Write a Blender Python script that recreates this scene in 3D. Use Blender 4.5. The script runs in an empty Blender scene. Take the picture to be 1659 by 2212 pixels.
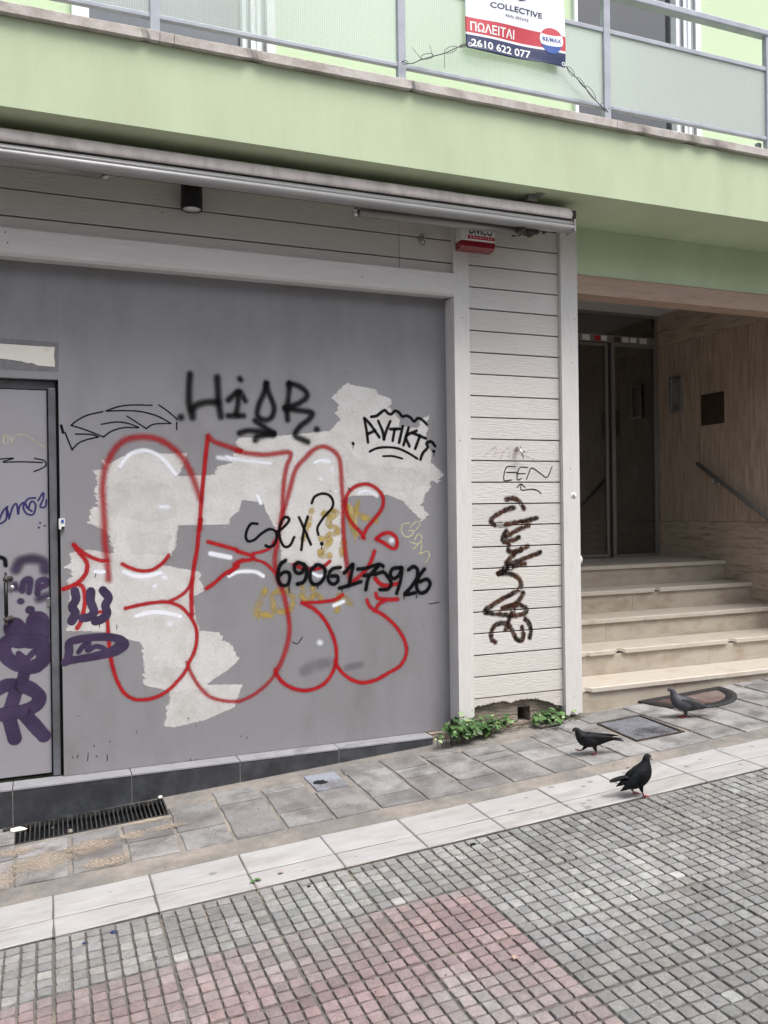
import bpy, bmesh, math, random
from mathutils import Vector, Matrix, noise as mnoise
from mathutils.geometry import tessellate_polygon
R = math.radians
rnd = random.Random(7)
scene = bpy.context.scene
OPP = 5.5  # height of the added, unseen house that screens off low sky light
col = scene.collection

# ------------------------------------------------------------------ camera, sky, sun, exposure
cam = bpy.data.cameras.new('camera')
camo = bpy.data.objects.new('camera', cam)
col.objects.link(camo)
cam.sensor_fit = 'VERTICAL'
cam.sensor_height = 36.0
cam.lens = 36.0 * 1850 / 2212
cam.clip_start = 0.05
cam.clip_end = 500
yaw, pitch, roll = R(22.22697), R(-0.19776), R(-0.76546)
fw = Vector((math.sin(yaw) * math.cos(pitch), math.cos(yaw) * math.cos(pitch), math.sin(pitch)))
rt = Vector((math.cos(yaw), -math.sin(yaw), 0))
up = rt.cross(fw)
r2 = rt * math.cos(roll) + up * math.sin(roll)
u2 = -rt * math.sin(roll) + up * math.cos(roll)
camo.matrix_world = Matrix(((r2.x, u2.x, -fw.x, 0), (r2.y, u2.y, -fw.y, -5.0), (r2.z, u2.z, -fw.z, 1.66), (0, 0, 0, 1)))
scene.camera = camo

SUN_EL, SUN_AZ = R(62), R(150)          # azimuth measured clockwise from +Y
world = bpy.data.worlds.new("World")
scene.world = world
world.use_nodes = True
wn = world.node_tree.nodes
wl = world.node_tree.links
bg = wn['Background']
sky = wn.new('ShaderNodeTexSky')
sky.sky_type = 'NISHITA'
sky.sun_disc = False
sky.sun_elevation = SUN_EL
sky.sun_rotation = SUN_AZ
sky.air_density = 1.0
sky.dust_density = 4.0
hsv = wn.new('ShaderNodeHueSaturation')
hsv.inputs['Saturation'].default_value = 0.5
wl.new(sky.outputs[0], hsv.inputs['Color'])
wl.new(hsv.outputs[0], bg.inputs[0])
bg.inputs[1].default_value = 0.14
sl = bpy.data.lights.new('sun', 'SUN')
sl.energy = 1.7
sl.angle = R(28)
sl.color = (1.0, 0.97, 0.93)
so = bpy.data.objects.new('sun', sl)
col.objects.link(so)
sd = Vector((math.sin(SUN_AZ) * math.cos(SUN_EL), math.cos(SUN_AZ) * math.cos(SUN_EL), math.sin(SUN_EL)))
so.rotation_euler = sd.to_track_quat('Z', 'Y').to_euler()
so.location = (2, -6, 14)
scene.view_settings.view_transform = 'Standard'
scene.view_settings.look = 'None'
scene.view_settings.gamma = 1.0
scene.view_settings.exposure = 0.95
scene.cycles.transparent_max_bounces = 32
scene.cycles.max_bounces = 10

# ------------------------------------------------------------------ helpers
def lin(c):
    return tuple(((v / 255 / 12.92) if v <= 10 else ((v / 255 + 0.055) / 1.055) ** 2.4) for v in c)

WLOC = {}
def tag(o, label=None, cat=None, group=None, kind=None):
    if label: o['label'] = label
    if cat: o['category'] = cat
    if group: o['group'] = group
    if kind: o['kind'] = kind
    return o

def thing(name, loc, label, cat, group=None):
    o = bpy.data.objects.new(name, None)
    col.objects.link(o)
    o.empty_display_size = 0.1
    o.location = loc
    WLOC[o.name] = Vector(loc)
    return tag(o, label, cat, group)

class MB:
    """collects faces in world coordinates, links them as one mesh object"""
    def __init__(s):
        s.v = []; s.f = []; s.m = []; s.c = {}; s.sm = []
    def add(s, vs, fs, mi=0, smooth=False):
        b = len(s.v)
        s.v += [tuple(p) for p in vs]
        for f in fs:
            s.f.append([i + b for i in f]); s.m.append(mi); s.sm.append(smooth)
        return b
    def box(s, a, b, bev=0.0, mi=0):
        x0, y0, z0 = a; x1, y1, z1 = b
        if bev <= 0:
            v = [(x0,y0,z0),(x1,y0,z0),(x1,y1,z0),(x0,y1,z0),(x0,y0,z1),(x1,y0,z1),(x1,y1,z1),(x0,y1,z1)]
            s.add(v, [(0,3,2,1),(4,5,6,7),(0,1,5,4),(1,2,6,5),(2,3,7,6),(3,0,4,7)], mi)
            return
        bm = bmesh.new()
        bmesh.ops.create_cube(bm, size=1)
        for q in bm.verts:
            q.co = Vector(((x0 if q.co.x < 0 else x1), (y0 if q.co.y < 0 else y1), (z0 if q.co.z < 0 else z1)))
        bmesh.ops.bevel(bm, geom=bm.edges[:], offset=bev, segments=2, affect='EDGES', profile=0.5)
        s.bm(bm, mi)
    def bm(s, bm, mi=0, smooth=False):
        bm.verts.index_update()
        s.add([q.co[:] for q in bm.verts], [[q.index for q in f.verts] for f in bm.faces], mi, smooth)
        bm.free()
    def prism_xz(s, pts, y0, y1, mi=0):
        """closed outline in x,z given counter-clockwise seen from -Y, from y0 (front) to y1"""
        n = len(pts)
        v = [(x, y0, z) for x, z in pts] + [(x, y1, z) for x, z in pts]
        s.add(v, [(i, i + n, (i + 1) % n + n, (i + 1) % n) for i in range(n)], mi)
        tri = tessellate_polygon([[Vector((x, z, 0)) for x, z in pts]])
        b = len(s.v) - 2 * n
        for t in tri:
            s.f.append([b + i for i in t]); s.m.append(mi); s.sm.append(False)
            s.f.append([b + n + i for i in reversed(t)]); s.m.append(mi); s.sm.append(False)
    def extr_x(s, prof, x0, x1, mi=0, smooth=True, n=1, wob=None):
        """closed profile in (y,z) swept along x"""
        k = len(prof)
        vs = []
        for i in range(n + 1):
            x = x0 + (x1 - x0) * i / n
            for j, (y, z) in enumerate(prof):
                dy, dz = wob(x, j) if wob else (0, 0)
                vs.append((x, y + dy, z + dz))
        fs = []
        for i in range(n):
            for j in range(k):
                a = i * k + j; b = i * k + (j + 1) % k
                fs.append((a, b, b + k, a + k))
        fs.append(tuple(range(k))[::-1]); fs.append(tuple(n * k + j for j in range(k)))
        s.add(vs, fs, mi, smooth)
    def tube(s, pts, rad, seg=10, mi=0, cap=True):
        pts = [Vector(p) for p in pts]
        n = len(pts)
        rr = rad if isinstance(rad, (list, tuple)) else [rad] * n
        vs = []; fs = []
        prev = None
        for i, p in enumerate(pts):
            d = (pts[min(i + 1, n - 1)] - pts[max(i - 1, 0)]).normalized()
            if prev is None:
                a = d.orthogonal().normalized()
            else:
                a = (prev - d * prev.dot(d)).normalized()
            prev = a
            b = d.cross(a)
            for j in range(seg):
                t = 2 * math.pi * j / seg
                vs.append(p + (a * math.cos(t) + b * math.sin(t)) * rr[i])
        for i in range(n - 1):
            for j in range(seg):
                q = i * seg + j; w = i * seg + (j + 1) % seg
                fs.append((q, w, w + seg, q + seg))
        if cap:
            fs.append(tuple(range(seg))[::-1]); fs.append(tuple((n - 1) * seg + j for j in range(seg)))
        s.add(vs, fs, mi, True)
    def build(s, name, mats, parent=None, bev=0.0):
        me = bpy.data.meshes.new(name)
        base = WLOC[parent.name] if parent is not None else Vector((0, 0, 0))
        me.from_pydata([(x - base.x, y - base.y, z - base.z) for x, y, z in s.v], [], s.f)
        if not isinstance(mats, (list, tuple)): mats = [mats]
        for m in mats: me.materials.append(m)
        me.polygons.foreach_set('material_index', s.m)
        me.polygons.foreach_set('use_smooth', s.sm)
        for nm, vals in s.c.items():
            at = me.color_attributes.new(nm, 'FLOAT_COLOR', 'POINT')
            at.data.foreach_set('color', [c for q in vals for c in q])
        me.update()
        o = bpy.data.objects.new(name, me)
        col.objects.link(o)
        if parent is not None: o.parent = parent
        WLOC[o.name] = base.copy()
        if bev:
            b = o.modifiers.new('bevel', 'BEVEL'); b.width = bev; b.segments = 2; b.limit_method = 'ANGLE'; b.angle_limit = R(40)
        return o

# ------------------------------------------------------------------ materials
def mat(name, c, rough=0.7, var=0.0, vscale=3.0, c2=None, amt2=0.5, s2=1.2, bump=0.0, bscale=60.0, spec=0.4, metal=0.0,
        stretch=(1, 1, 1), attr=None, ramp=(0.45, 0.62), fine=0.0, fscale=120.0, coat=0.0):
    """base colour broken up by noise; c2 = blotches of a second colour; attr = a per-piece colour multiplier"""
    m = bpy.data.materials.new(name); m.use_nodes = True
    N = m.node_tree.nodes; L = m.node_tree.links
    p = N['Principled BSDF']
    p.inputs['Roughness'].default_value = rough
    p.inputs['Metallic'].default_value = metal
    p.inputs['Specular IOR Level'].default_value = spec
    p.inputs['Coat Weight'].default_value = coat
    tc = N.new('ShaderNodeTexCoord')
    mp = N.new('ShaderNodeMapping'); mp.inputs['Scale'].default_value = stretch
    L.new(tc.outputs['Object'], mp.inputs['Vector'])
    def noise(sc, det=6, ro=0.6):
        n = N.new('ShaderNodeTexNoise'); n.inputs['Scale'].default_value = sc; n.inputs['Detail'].default_value = det
        n.inputs['Roughness'].default_value = ro
        L.new(mp.outputs[0], n.inputs['Vector']); return n
    def mix(fac, a, b, mode='MIX'):
        x = N.new('ShaderNodeMix'); x.data_type = 'RGBA'; x.blend_type = mode
        for i, v in ((0, fac), (6, a), (7, b)):
            if hasattr(v, 'links'): L.new(v, x.inputs[i])
            elif isinstance(v, (int, float)): x.inputs[i].default_value = v
            else: x.inputs[i].default_value = (*v[:3], 1)
        return x.outputs[2]
    out = None
    cl = c if max(c) <= 1.0 else lin(c)
    cur = cl
    if attr:
        a = N.new('ShaderNodeVertexColor'); a.layer_name = attr
        cur = mix(1.0, a.outputs[0], cl, 'MULTIPLY')
    if c2 is not None:
        n = noise(s2, 8, 0.65)
        rp = N.new('ShaderNodeMapRange'); rp.inputs[1].default_value = ramp[0]; rp.inputs[2].default_value = ramp[1]
        rp.inputs[4].default_value = amt2
        L.new(n.outputs[0], rp.inputs[0])
        cur = mix(rp.outputs[0], cur, c2 if max(c2) <= 1.0 else lin(c2))
    if var:
        n = noise(vscale)
        rp = N.new('ShaderNodeMapRange'); rp.inputs[1].default_value = 0.25; rp.inputs[2].default_value = 0.75
        rp.inputs[3].default_value = 1 - var; rp.inputs[4].default_value = 1 + var
        L.new(n.outputs[0], rp.inputs[0])
        cur = mix(1.0, cur, rp.outputs[0], 'MULTIPLY')
    if fine:
        n = noise(fscale, 3, 0.7)
        rp = N.new('ShaderNodeMapRange'); rp.inputs[1].default_value = 0.3; rp.inputs[2].default_value = 0.7
        rp.inputs[3].default_value = 1 - fine; rp.inputs[4].default_value = 1 + fine
        L.new(n.outputs[0], rp.inputs[0])
        cur = mix(1.0, cur, rp.outputs[0], 'MULTIPLY')
    if hasattr(cur, 'links'): L.new(cur, p.inputs['Base Color'])
    else: p.inputs['Base Color'].default_value = (*cur[:3], 1)
    if bump:
        n = noise(bscale, 8, 0.65)
        b = N.new('ShaderNodeBump'); b.inputs['Strength'].default_value = 1.0; b.inputs['Distance'].default_value = bump
        L.new(n.outputs[0], b.inputs['Height']); L.new(b.outputs[0], p.inputs['Normal'])
    return m

def paint_mat(name, c, speckle=0.35, rough=0.55, sc=260.0, c2=None, op=1.0):
    """sprayed or brushed paint film: opacity from the 'a' attribute broken up by fine noise"""
    m = bpy.data.materials.new(name); m.use_nodes = True
    N = m.node_tree.nodes; L = m.node_tree.links
    p = N['Principled BSDF']; p.inputs['Roughness'].default_value = rough
    p.inputs['Specular IOR Level'].default_value = 0.08
    a = N.new('ShaderNodeVertexColor'); a.layer_name = 'a'
    tc = N.new('ShaderNodeTexCoord')
    n = N.new('ShaderNodeTexNoise'); n.inputs['Scale'].default_value = sc; n.inputs['Detail'].default_value = 3
    L.new(tc.outputs['Object'], n.inputs['Vector'])
    n2 = N.new('ShaderNodeTexNoise'); n2.inputs['Scale'].default_value = 9; n2.inputs['Detail'].default_value = 5
    L.new(tc.outputs['Object'], n2.inputs['Vector'])
    mr = N.new('ShaderNodeMapRange'); mr.inputs[1].default_value = 0.3; mr.inputs[2].default_value = 0.7
    mr.inputs[3].default_value = -speckle; mr.inputs[4].default_value = speckle * 0.4
    L.new(n.outputs[0], mr.inputs[0])
    ad = N.new('ShaderNodeMath'); ad.operation = 'ADD'; ad.use_clamp = True
    L.new(a.outputs[0], ad.inputs[0]); L.new(mr.outputs[0], ad.inputs[1])
    ml = N.new('ShaderNodeMath'); ml.operation = 'MULTIPLY'; ml.inputs[1].default_value = op
    L.new(ad.outputs[0], ml.inputs[0])
    t = N.new('ShaderNodeBsdfTransparent'); mx = N.new('ShaderNodeMixShader')
    L.new(ml.outputs[0], mx.inputs[0]); L.new(t.outputs[0], mx.inputs[1]); L.new(p.outputs[0], mx.inputs[2])
    L.new(mx.outputs[0], N['Material Output'].inputs[0])
    cl = lin(c)
    x = N.new('ShaderNodeMix'); x.data_type = 'RGBA'
    mr2 = N.new('ShaderNodeMapRange'); mr2.inputs[1].default_value = 0.4; mr2.inputs[2].default_value = 0.65
    L.new(n2.outputs[0], mr2.inputs[0]); L.new(mr2.outputs[0], x.inputs[0])
    x.inputs[6].default_value = (*cl, 1)
    x.inputs[7].default_value = (*(lin(c2) if c2 else tuple(v * 0.8 for v in cl)), 1)
    L.new(x.outputs[2], p.inputs['Base Color'])
    return m

def glass_mat(name, tint, trans, gloss=0.25, rough=0.03, film=None, filmamt=0.0, grid=0.0):
    m = bpy.data.materials.new(name); m.use_nodes = True
    N = m.node_tree.nodes; L = m.node_tree.links
    N.remove(N['Principled BSDF'])
    t = N.new('ShaderNodeBsdfTransparent'); t.inputs[0].default_value = (*tint, 1)
    g = N.new('ShaderNodeBsdfGlossy'); g.inputs['Roughness'].default_value = rough
    fr = N.new('ShaderNodeFresnel'); fr.inputs[0].default_value = 1.5
    ad = N.new('ShaderNodeMath'); ad.operation = 'ADD'; ad.inputs[1].default_value = gloss; ad.use_clamp = True
    L.new(fr.outputs[0], ad.inputs[0])
    mx = N.new('ShaderNodeMixShader'); L.new(ad.outputs[0], mx.inputs[0]); L.new(t.outputs[0], mx.inputs[1]); L.new(g.outputs[0], mx.inputs[2])
    last = mx
    if film:
        d = N.new('ShaderNodeBsdfDiffuse'); d.inputs[0].default_value = (*film, 1)
        tl = N.new('ShaderNodeBsdfTranslucent'); tl.inputs[0].default_value = (*film, 1)
        dm = N.new('ShaderNodeMixShader'); dm.inputs[0].default_value = 0.45
        L.new(d.outputs[0], dm.inputs[1]); L.new(tl.outputs[0], dm.inputs[2])
        m2 = N.new('ShaderNodeMixShader'); m2.inputs[0].default_value = filmamt
        if grid:
            tc = N.new('ShaderNodeTexCoord'); sx = N.new('ShaderNodeSeparateXYZ'); L.new(tc.outputs['Object'], sx.inputs[0])
            outs = []
            for ax in (0, 2):
                mm = N.new('ShaderNodeMath'); mm.operation = 'MULTIPLY'; mm.inputs[1].default_value = 1 / 0.0125
                L.new(sx.outputs[ax], mm.inputs[0])
                f = N.new('ShaderNodeMath'); f.operation = 'FRACT'; L.new(mm.outputs[0], f.inputs[0])
                gg = N.new('ShaderNodeMath'); gg.operation = 'LESS_THAN'; gg.inputs[1].default_value = 0.16
                L.new(f.outputs[0], gg.inputs[0]); outs.append(gg)
            mxm = N.new('ShaderNodeMath'); mxm.operation = 'MAXIMUM'
            L.new(outs[0].outputs[0], mxm.inputs[0]); L.new(outs[1].outputs[0], mxm.inputs[1])
            mr = N.new('ShaderNodeMapRange'); mr.inputs[3].default_value = filmamt; mr.inputs[4].default_value = filmamt + grid
            L.new(mxm.outputs[0], mr.inputs[0]); L.new(mr.outputs[0], m2.inputs[0])
        L.new(mx.outputs[0], m2.inputs[1]); L.new(dm.outputs[0], m2.inputs[2])
        last = m2
    L.new(last.outputs[0], N['Material Output'].inputs[0])
    return m

M = {}
M['green'] = mat('green_render', (0.46, 0.535, 0.36), 0.85, 0.04, 1.3, c2=(0.35, 0.375, 0.255), amt2=0.45, s2=1.1, ramp=(0.45, 0.8), stretch=(2.6, 1, 0.8), bump=0.0012, bscale=40, fine=0.02)
M['green_wall'] = mat('green_upper_wall', (0.53, 0.64, 0.44), 0.85, 0.04, 1.0, bump=0.003, bscale=60)
M['coping'] = mat('marble_coping', (0.50, 0.46, 0.43), 0.6, 0.15, 9, c2=(0.25, 0.2, 0.17), amt2=0.6, s2=5, bump=0.003, bscale=50)
M['panel'] = mat('grey_painted_metal', (0.230, 0.228, 0.244), 0.42, 0.05, 2.0, c2=(0.155, 0.148, 0.146), amt2=0.65, s2=1.9, stretch=(1.2, 1, 0.5), ramp=(0.46, 0.72), bump=0.0006, bscale=130, fine=0.03, fscale=220)
M['door'] = mat('grey_door_paint', (0.275, 0.268, 0.298), 0.42, 0.05, 2.0, c2=(0.22, 0.21, 0.215), amt2=0.5, s2=2, bump=0.0006, bscale=130)
M['jamb'] = mat('door_jamb_metal', (0.12, 0.125, 0.14), 0.45, 0.12, 6, c2=(0.06, 0.06, 0.065), amt2=0.6, s2=5)
M['white_wood'] = mat('white_painted_wood', (0.60, 0.575, 0.55), 0.6, 0.05, 6, c2=(0.46, 0.42, 0.37), amt2=0.5, s2=6, bump=0.006, bscale=14, stretch=(1, 1, 9), attr='t', ramp=(0.5, 0.72), fine=0.03)
M['white_trim'] = mat('white_painted_trim', (0.61, 0.59, 0.575), 0.6, 0.05, 6, c2=(0.45, 0.42, 0.39), amt2=0.5, s2=8, bump=0.002, bscale=16, stretch=(9, 1, 1), ramp=(0.52, 0.8))
M['white_trim_h'] = mat('white_painted_trim_level', (0.61, 0.59, 0.575), 0.6, 0.05, 6, c2=(0.47, 0.43, 0.39), amt2=0.5, s2=5, bump=0.002, bscale=16, stretch=(1, 1, 9), ramp=(0.52, 0.8))
M['dark_gap'] = mat('dark_backing', (0.03, 0.028, 0.026), 0.9)
M['brick'] = mat('old_layered_masonry', (0.33, 0.28, 0.23), 0.95, 0.3, 10, c2=(0.14, 0.115, 0.095), amt2=0.9, s2=7, stretch=(1, 1, 5), bump=0.03, bscale=9)
M['plinth'] = mat('dark_stone', (0.034, 0.036, 0.042), 0.5, 0.3, 7, c2=(0.075, 0.08, 0.09), amt2=0.6, s2=5, bump=0.0015, bscale=60)
M['ledge'] = mat('grey_marble_ledge', (0.27, 0.27, 0.285), 0.5, 0.14, 6, c2=(0.10, 0.10, 0.105), amt2=0.7, s2=5, ramp=(0.55, 0.7))
M['trav_v'] = mat('travertine_vertical', (0.46, 0.37, 0.295), 0.45, 0.16, 5, c2=(0.27, 0.20, 0.155), amt2=0.85, s2=6, stretch=(6, 6, 0.5), bump=0.0015, bscale=20, ramp=(0.42, 0.68))
M['trav_h'] = mat('travertine_horizontal', (0.46, 0.375, 0.295), 0.5, 0.16, 6, c2=(0.13, 0.09, 0.065), amt2=0.8, s2=5, stretch=(1, 1, 7), bump=0.003, bscale=12, ramp=(0.5, 0.72))
M['lintel'] = mat('travertine_lintel', (0.42, 0.30, 0.235), 0.6, 0.15, 5, c2=(0.3, 0.19, 0.14), amt2=0.8, s2=5, stretch=(0.7, 4, 8), bump=0.003, bscale=12)
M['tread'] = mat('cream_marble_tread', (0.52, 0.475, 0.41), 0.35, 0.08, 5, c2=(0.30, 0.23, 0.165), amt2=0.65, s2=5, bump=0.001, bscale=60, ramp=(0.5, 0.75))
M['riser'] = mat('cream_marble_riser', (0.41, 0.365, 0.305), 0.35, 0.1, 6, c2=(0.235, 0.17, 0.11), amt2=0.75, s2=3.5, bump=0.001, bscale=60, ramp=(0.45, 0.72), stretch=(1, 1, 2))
M['ceil'] = mat('white_ceiling', (0.55, 0.54, 0.53), 0.9, 0.03, 2)
M['alu'] = mat('grey_aluminium', (0.36, 0.355, 0.355), 0.42, 0.08, 6, metal=0.25)
M['alu_dark'] = mat('dark_aluminium', (0.22, 0.215, 0.21), 0.45, 0.08, 6, metal=0.3)
M['bronze_alu'] = mat('brownish_aluminium', (0.27, 0.255, 0.24), 0.4, 0.1, 7, metal=0.5)
M['fabric'] = mat('beige_awning_fabric', (0.74, 0.67, 0.64), 0.9, 0.1, 5, c2=(0.5, 0.44, 0.41), amt2=0.6, s2=4, stretch=(2.5, 1, 1), bump=0.002, bscale=25)
M['black'] = mat('black_paint', (0.008, 0.008, 0.009), 0.45)
M['dark_metal'] = mat('dark_rusty_metal', (0.045, 0.04, 0.037), 0.6, 0.3, 20, c2=(0.10, 0.065, 0.045), amt2=0.6, s2=12)
M['grate'] = mat('blackened_grate_iron', (0.028, 0.028, 0.029), 0.55, 0.3, 25, c2=(0.09, 0.085, 0.08), amt2=0.6, s2=25)
M['chrome'] = mat('worn_chrome', (0.5, 0.5, 0.5), 0.3, 0.1, 20, metal=0.9)
M['rail'] = mat('blue_grey_railing_paint', (0.36, 0.385, 0.43), 0.45, 0.08, 8, c2=(0.25, 0.27, 0.3), amt2=0.5, s2=7)
M['upvc'] = mat('white_window_frame', (0.78, 0.79, 0.82), 0.35, 0.02, 3)
M['curtain'] = mat('grey_window_interior', (0.20, 0.20, 0.19), 0.8, 0.3, 1.6)
M['hall'] = mat('brown_hall_wall', (0.36, 0.30, 0.25), 0.6, 0.15, 3, stretch=(4, 4, 0.6))
M['white_plastic'] = mat('white_plastic', (0.66, 0.65, 0.62), 0.45, 0.05, 10)
M['red_plastic'] = mat('dark_red_plastic', (0.22, 0.012, 0.02), 0.25, 0.1, 10, coat=0.3)
M['red_ink'] = mat('red_print', (0.45, 0.02, 0.03), 0.5)
M['black_ink'] = mat('black_print', (0.012, 0.012, 0.014), 0.5)
M['white_ink'] = mat('white_print', (0.8, 0.8, 0.8), 0.5)
M['paper'] = mat('torn_paper_tape', (0.66, 0.64, 0.58), 0.8, 0.06, 9, c2=(0.4, 0.35, 0.27), amt2=0.5, s2=9, ramp=(0.58, 0.75))
M['glue'] = mat('glue_residue', (0.155, 0.152, 0.158), 0.6, 0.2, 30)
M['brass'] = mat('dull_brass_plate', (0.10, 0.075, 0.04), 0.4, 0.15, 9, metal=0.6)
M['ban_white'] = mat('banner_white_vinyl', (0.76, 0.77, 0.80), 0.35, 0.02, 4)
M['ban_red'] = mat('banner_red_vinyl', (0.50, 0.04, 0.06), 0.35)
M['ban_navy'] = mat('banner_navy_vinyl', (0.018, 0.03, 0.095), 0.3)
M['ban_blue'] = mat('banner_blue_vinyl', (0.015, 0.07, 0.32), 0.35)
M['ban_grey'] = mat('banner_grey_print', (0.14, 0.14, 0.22), 0.45)
M['kerb'] = mat('white_marble_kerb', (0.37, 0.362, 0.36), 0.55, 0.13, 5, c2=(0.24, 0.215, 0.195), amt2=0.7, s2=3.0, bump=0.0012, bscale=60, attr='t', ramp=(0.5, 0.75), stretch=(1, 3, 1), fine=0.03)
M['mortar'] = mat('sandy_mortar', (0.19, 0.179, 0.168), 0.95, 0.2, 14, c2=(0.31, 0.275, 0.235), amt2=0.7, s2=3, bump=0.006, bscale=90, fine=0.18, fscale=170)
M['flag'] = mat('grey_flagstone', (0.245, 0.24, 0.238), 0.75, 0.18, 9, c2=(0.115, 0.108, 0.106), amt2=0.8, s2=4, bump=0.008, bscale=55, attr='t', fine=0.24, fscale=190)
M['tile'] = mat('embossed_block_tile', (1, 1, 1), 0.75, 0.22, 26, c2=(0.185, 0.17, 0.155), amt2=0.55, s2=2.0, bump=0.006, bscale=80, attr='t', ramp=(0.47, 0.72), fine=0.2, fscale=180)
M['grout'] = mat('tile_grout', (0.125, 0.117, 0.108), 0.95, 0.3, 6, c2=(0.30, 0.26, 0.20), amt2=0.85, s2=1.7, bump=0.004, bscale=90, ramp=(0.56, 0.68), fine=0.2, fscale=160)
M['ground'] = mat('street_ground', (0.22, 0.21, 0.20), 0.95, 0.2, 2)
M['pit'] = mat('drain_pit', (0.012, 0.012, 0.012), 0.9)
M['gum'] = mat('trodden_gum', (0.24, 0.235, 0.245), 0.7, 0.15, 40)
M['manhole'] = mat('worn_steel_cover', (0.175, 0.18, 0.205), 0.5, 0.35, 12, c2=(0.035, 0.032, 0.035), amt2=0.9, s2=3.4, bump=0.005, bscale=50, metal=0.2, ramp=(0.5, 0.62))
M['rubber'] = mat('black_rubber', (0.022, 0.022, 0.023), 0.75, 0.3, 20, bump=0.004, bscale=60)
M['mat_red'] = mat('worn_reddish_mat', (0.10, 0.058, 0.052), 0.9, 0.3, 9, c2=(0.19, 0.16, 0.145), amt2=0.6, s2=6, bump=0.004, bscale=150)
M['leaf_a'] = mat('leaf_green', (0.075, 0.16, 0.045), 0.5, 0.25, 18)
M['leaf_b'] = mat('leaf_pale_green', (0.24, 0.34, 0.15), 0.5, 0.2, 18)
M['leaf_c'] = mat('leaf_dark_green', (0.035, 0.085, 0.026), 0.5, 0.25, 18)
M['stem'] = mat('weed_stem', (0.10, 0.085, 0.05), 0.8)
M['pig_black'] = mat('black_plumage', (0.007, 0.0073, 0.0085), 0.5, 0.35, 30, spec=0.12, c2=(0.012, 0.015, 0.018), amt2=0.8, s2=14)
M['pig_dark'] = mat('dark_grey_plumage', (0.014, 0.0145, 0.017), 0.55, 0.35, 40, spec=0.12, c2=(0.035, 0.035, 0.04), amt2=0.6, s2=45, ramp=(0.55, 0.7))
M['pig_grey'] = mat('blue_grey_plumage', (0.055, 0.056, 0.068), 0.6, 0.25, 30, c2=(0.05, 0.05, 0.06), amt2=0.7, s2=20)
M['pig_barred'] = mat('barred_wing_plumage', (0.026, 0.027, 0.032), 0.6, 0.3, 60, c2=(0.17, 0.17, 0.18), amt2=0.8, s2=55, ramp=(0.58, 0.66))
M['pig_pale'] = mat('pale_wing_edge', (0.42, 0.40, 0.41), 0.7)
M['pig_leg'] = mat('pink_red_leg', (0.27, 0.045, 0.05), 0.6, 0.2, 60)
M['pig_beak'] = mat('dark_beak', (0.05, 0.045, 0.045), 0.5)
M['pig_eye'] = mat('orange_eye', (0.16, 0.05, 0.015), 0.2)
M['opp'] = mat('added_house_render', (0.62, 0.59, 0.55), 0.9, 0.06, 1)
M['opp_glass'] = mat('added_house_glass', (0.03, 0.035, 0.04), 0.1)
M['glass'] = glass_mat('door_glass', (0.70, 0.72, 0.71), 0.9, gloss=0.14)
M['glass_win'] = glass_mat('window_glass', (0.75, 0.78, 0.78), 0.9, gloss=0.10)
M['glass_wired'] = glass_mat('wired_balcony_glass', (0.92, 0.96, 0.94), 0.8, gloss=0.03, rough=0.2, film=(0.92, 0.95, 0.94), filmamt=0.30, grid=0.12)
M['lens'] = glass_mat('lamp_lens', (0.7, 0.7, 0.7), 0.8, gloss=0.2)
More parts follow.
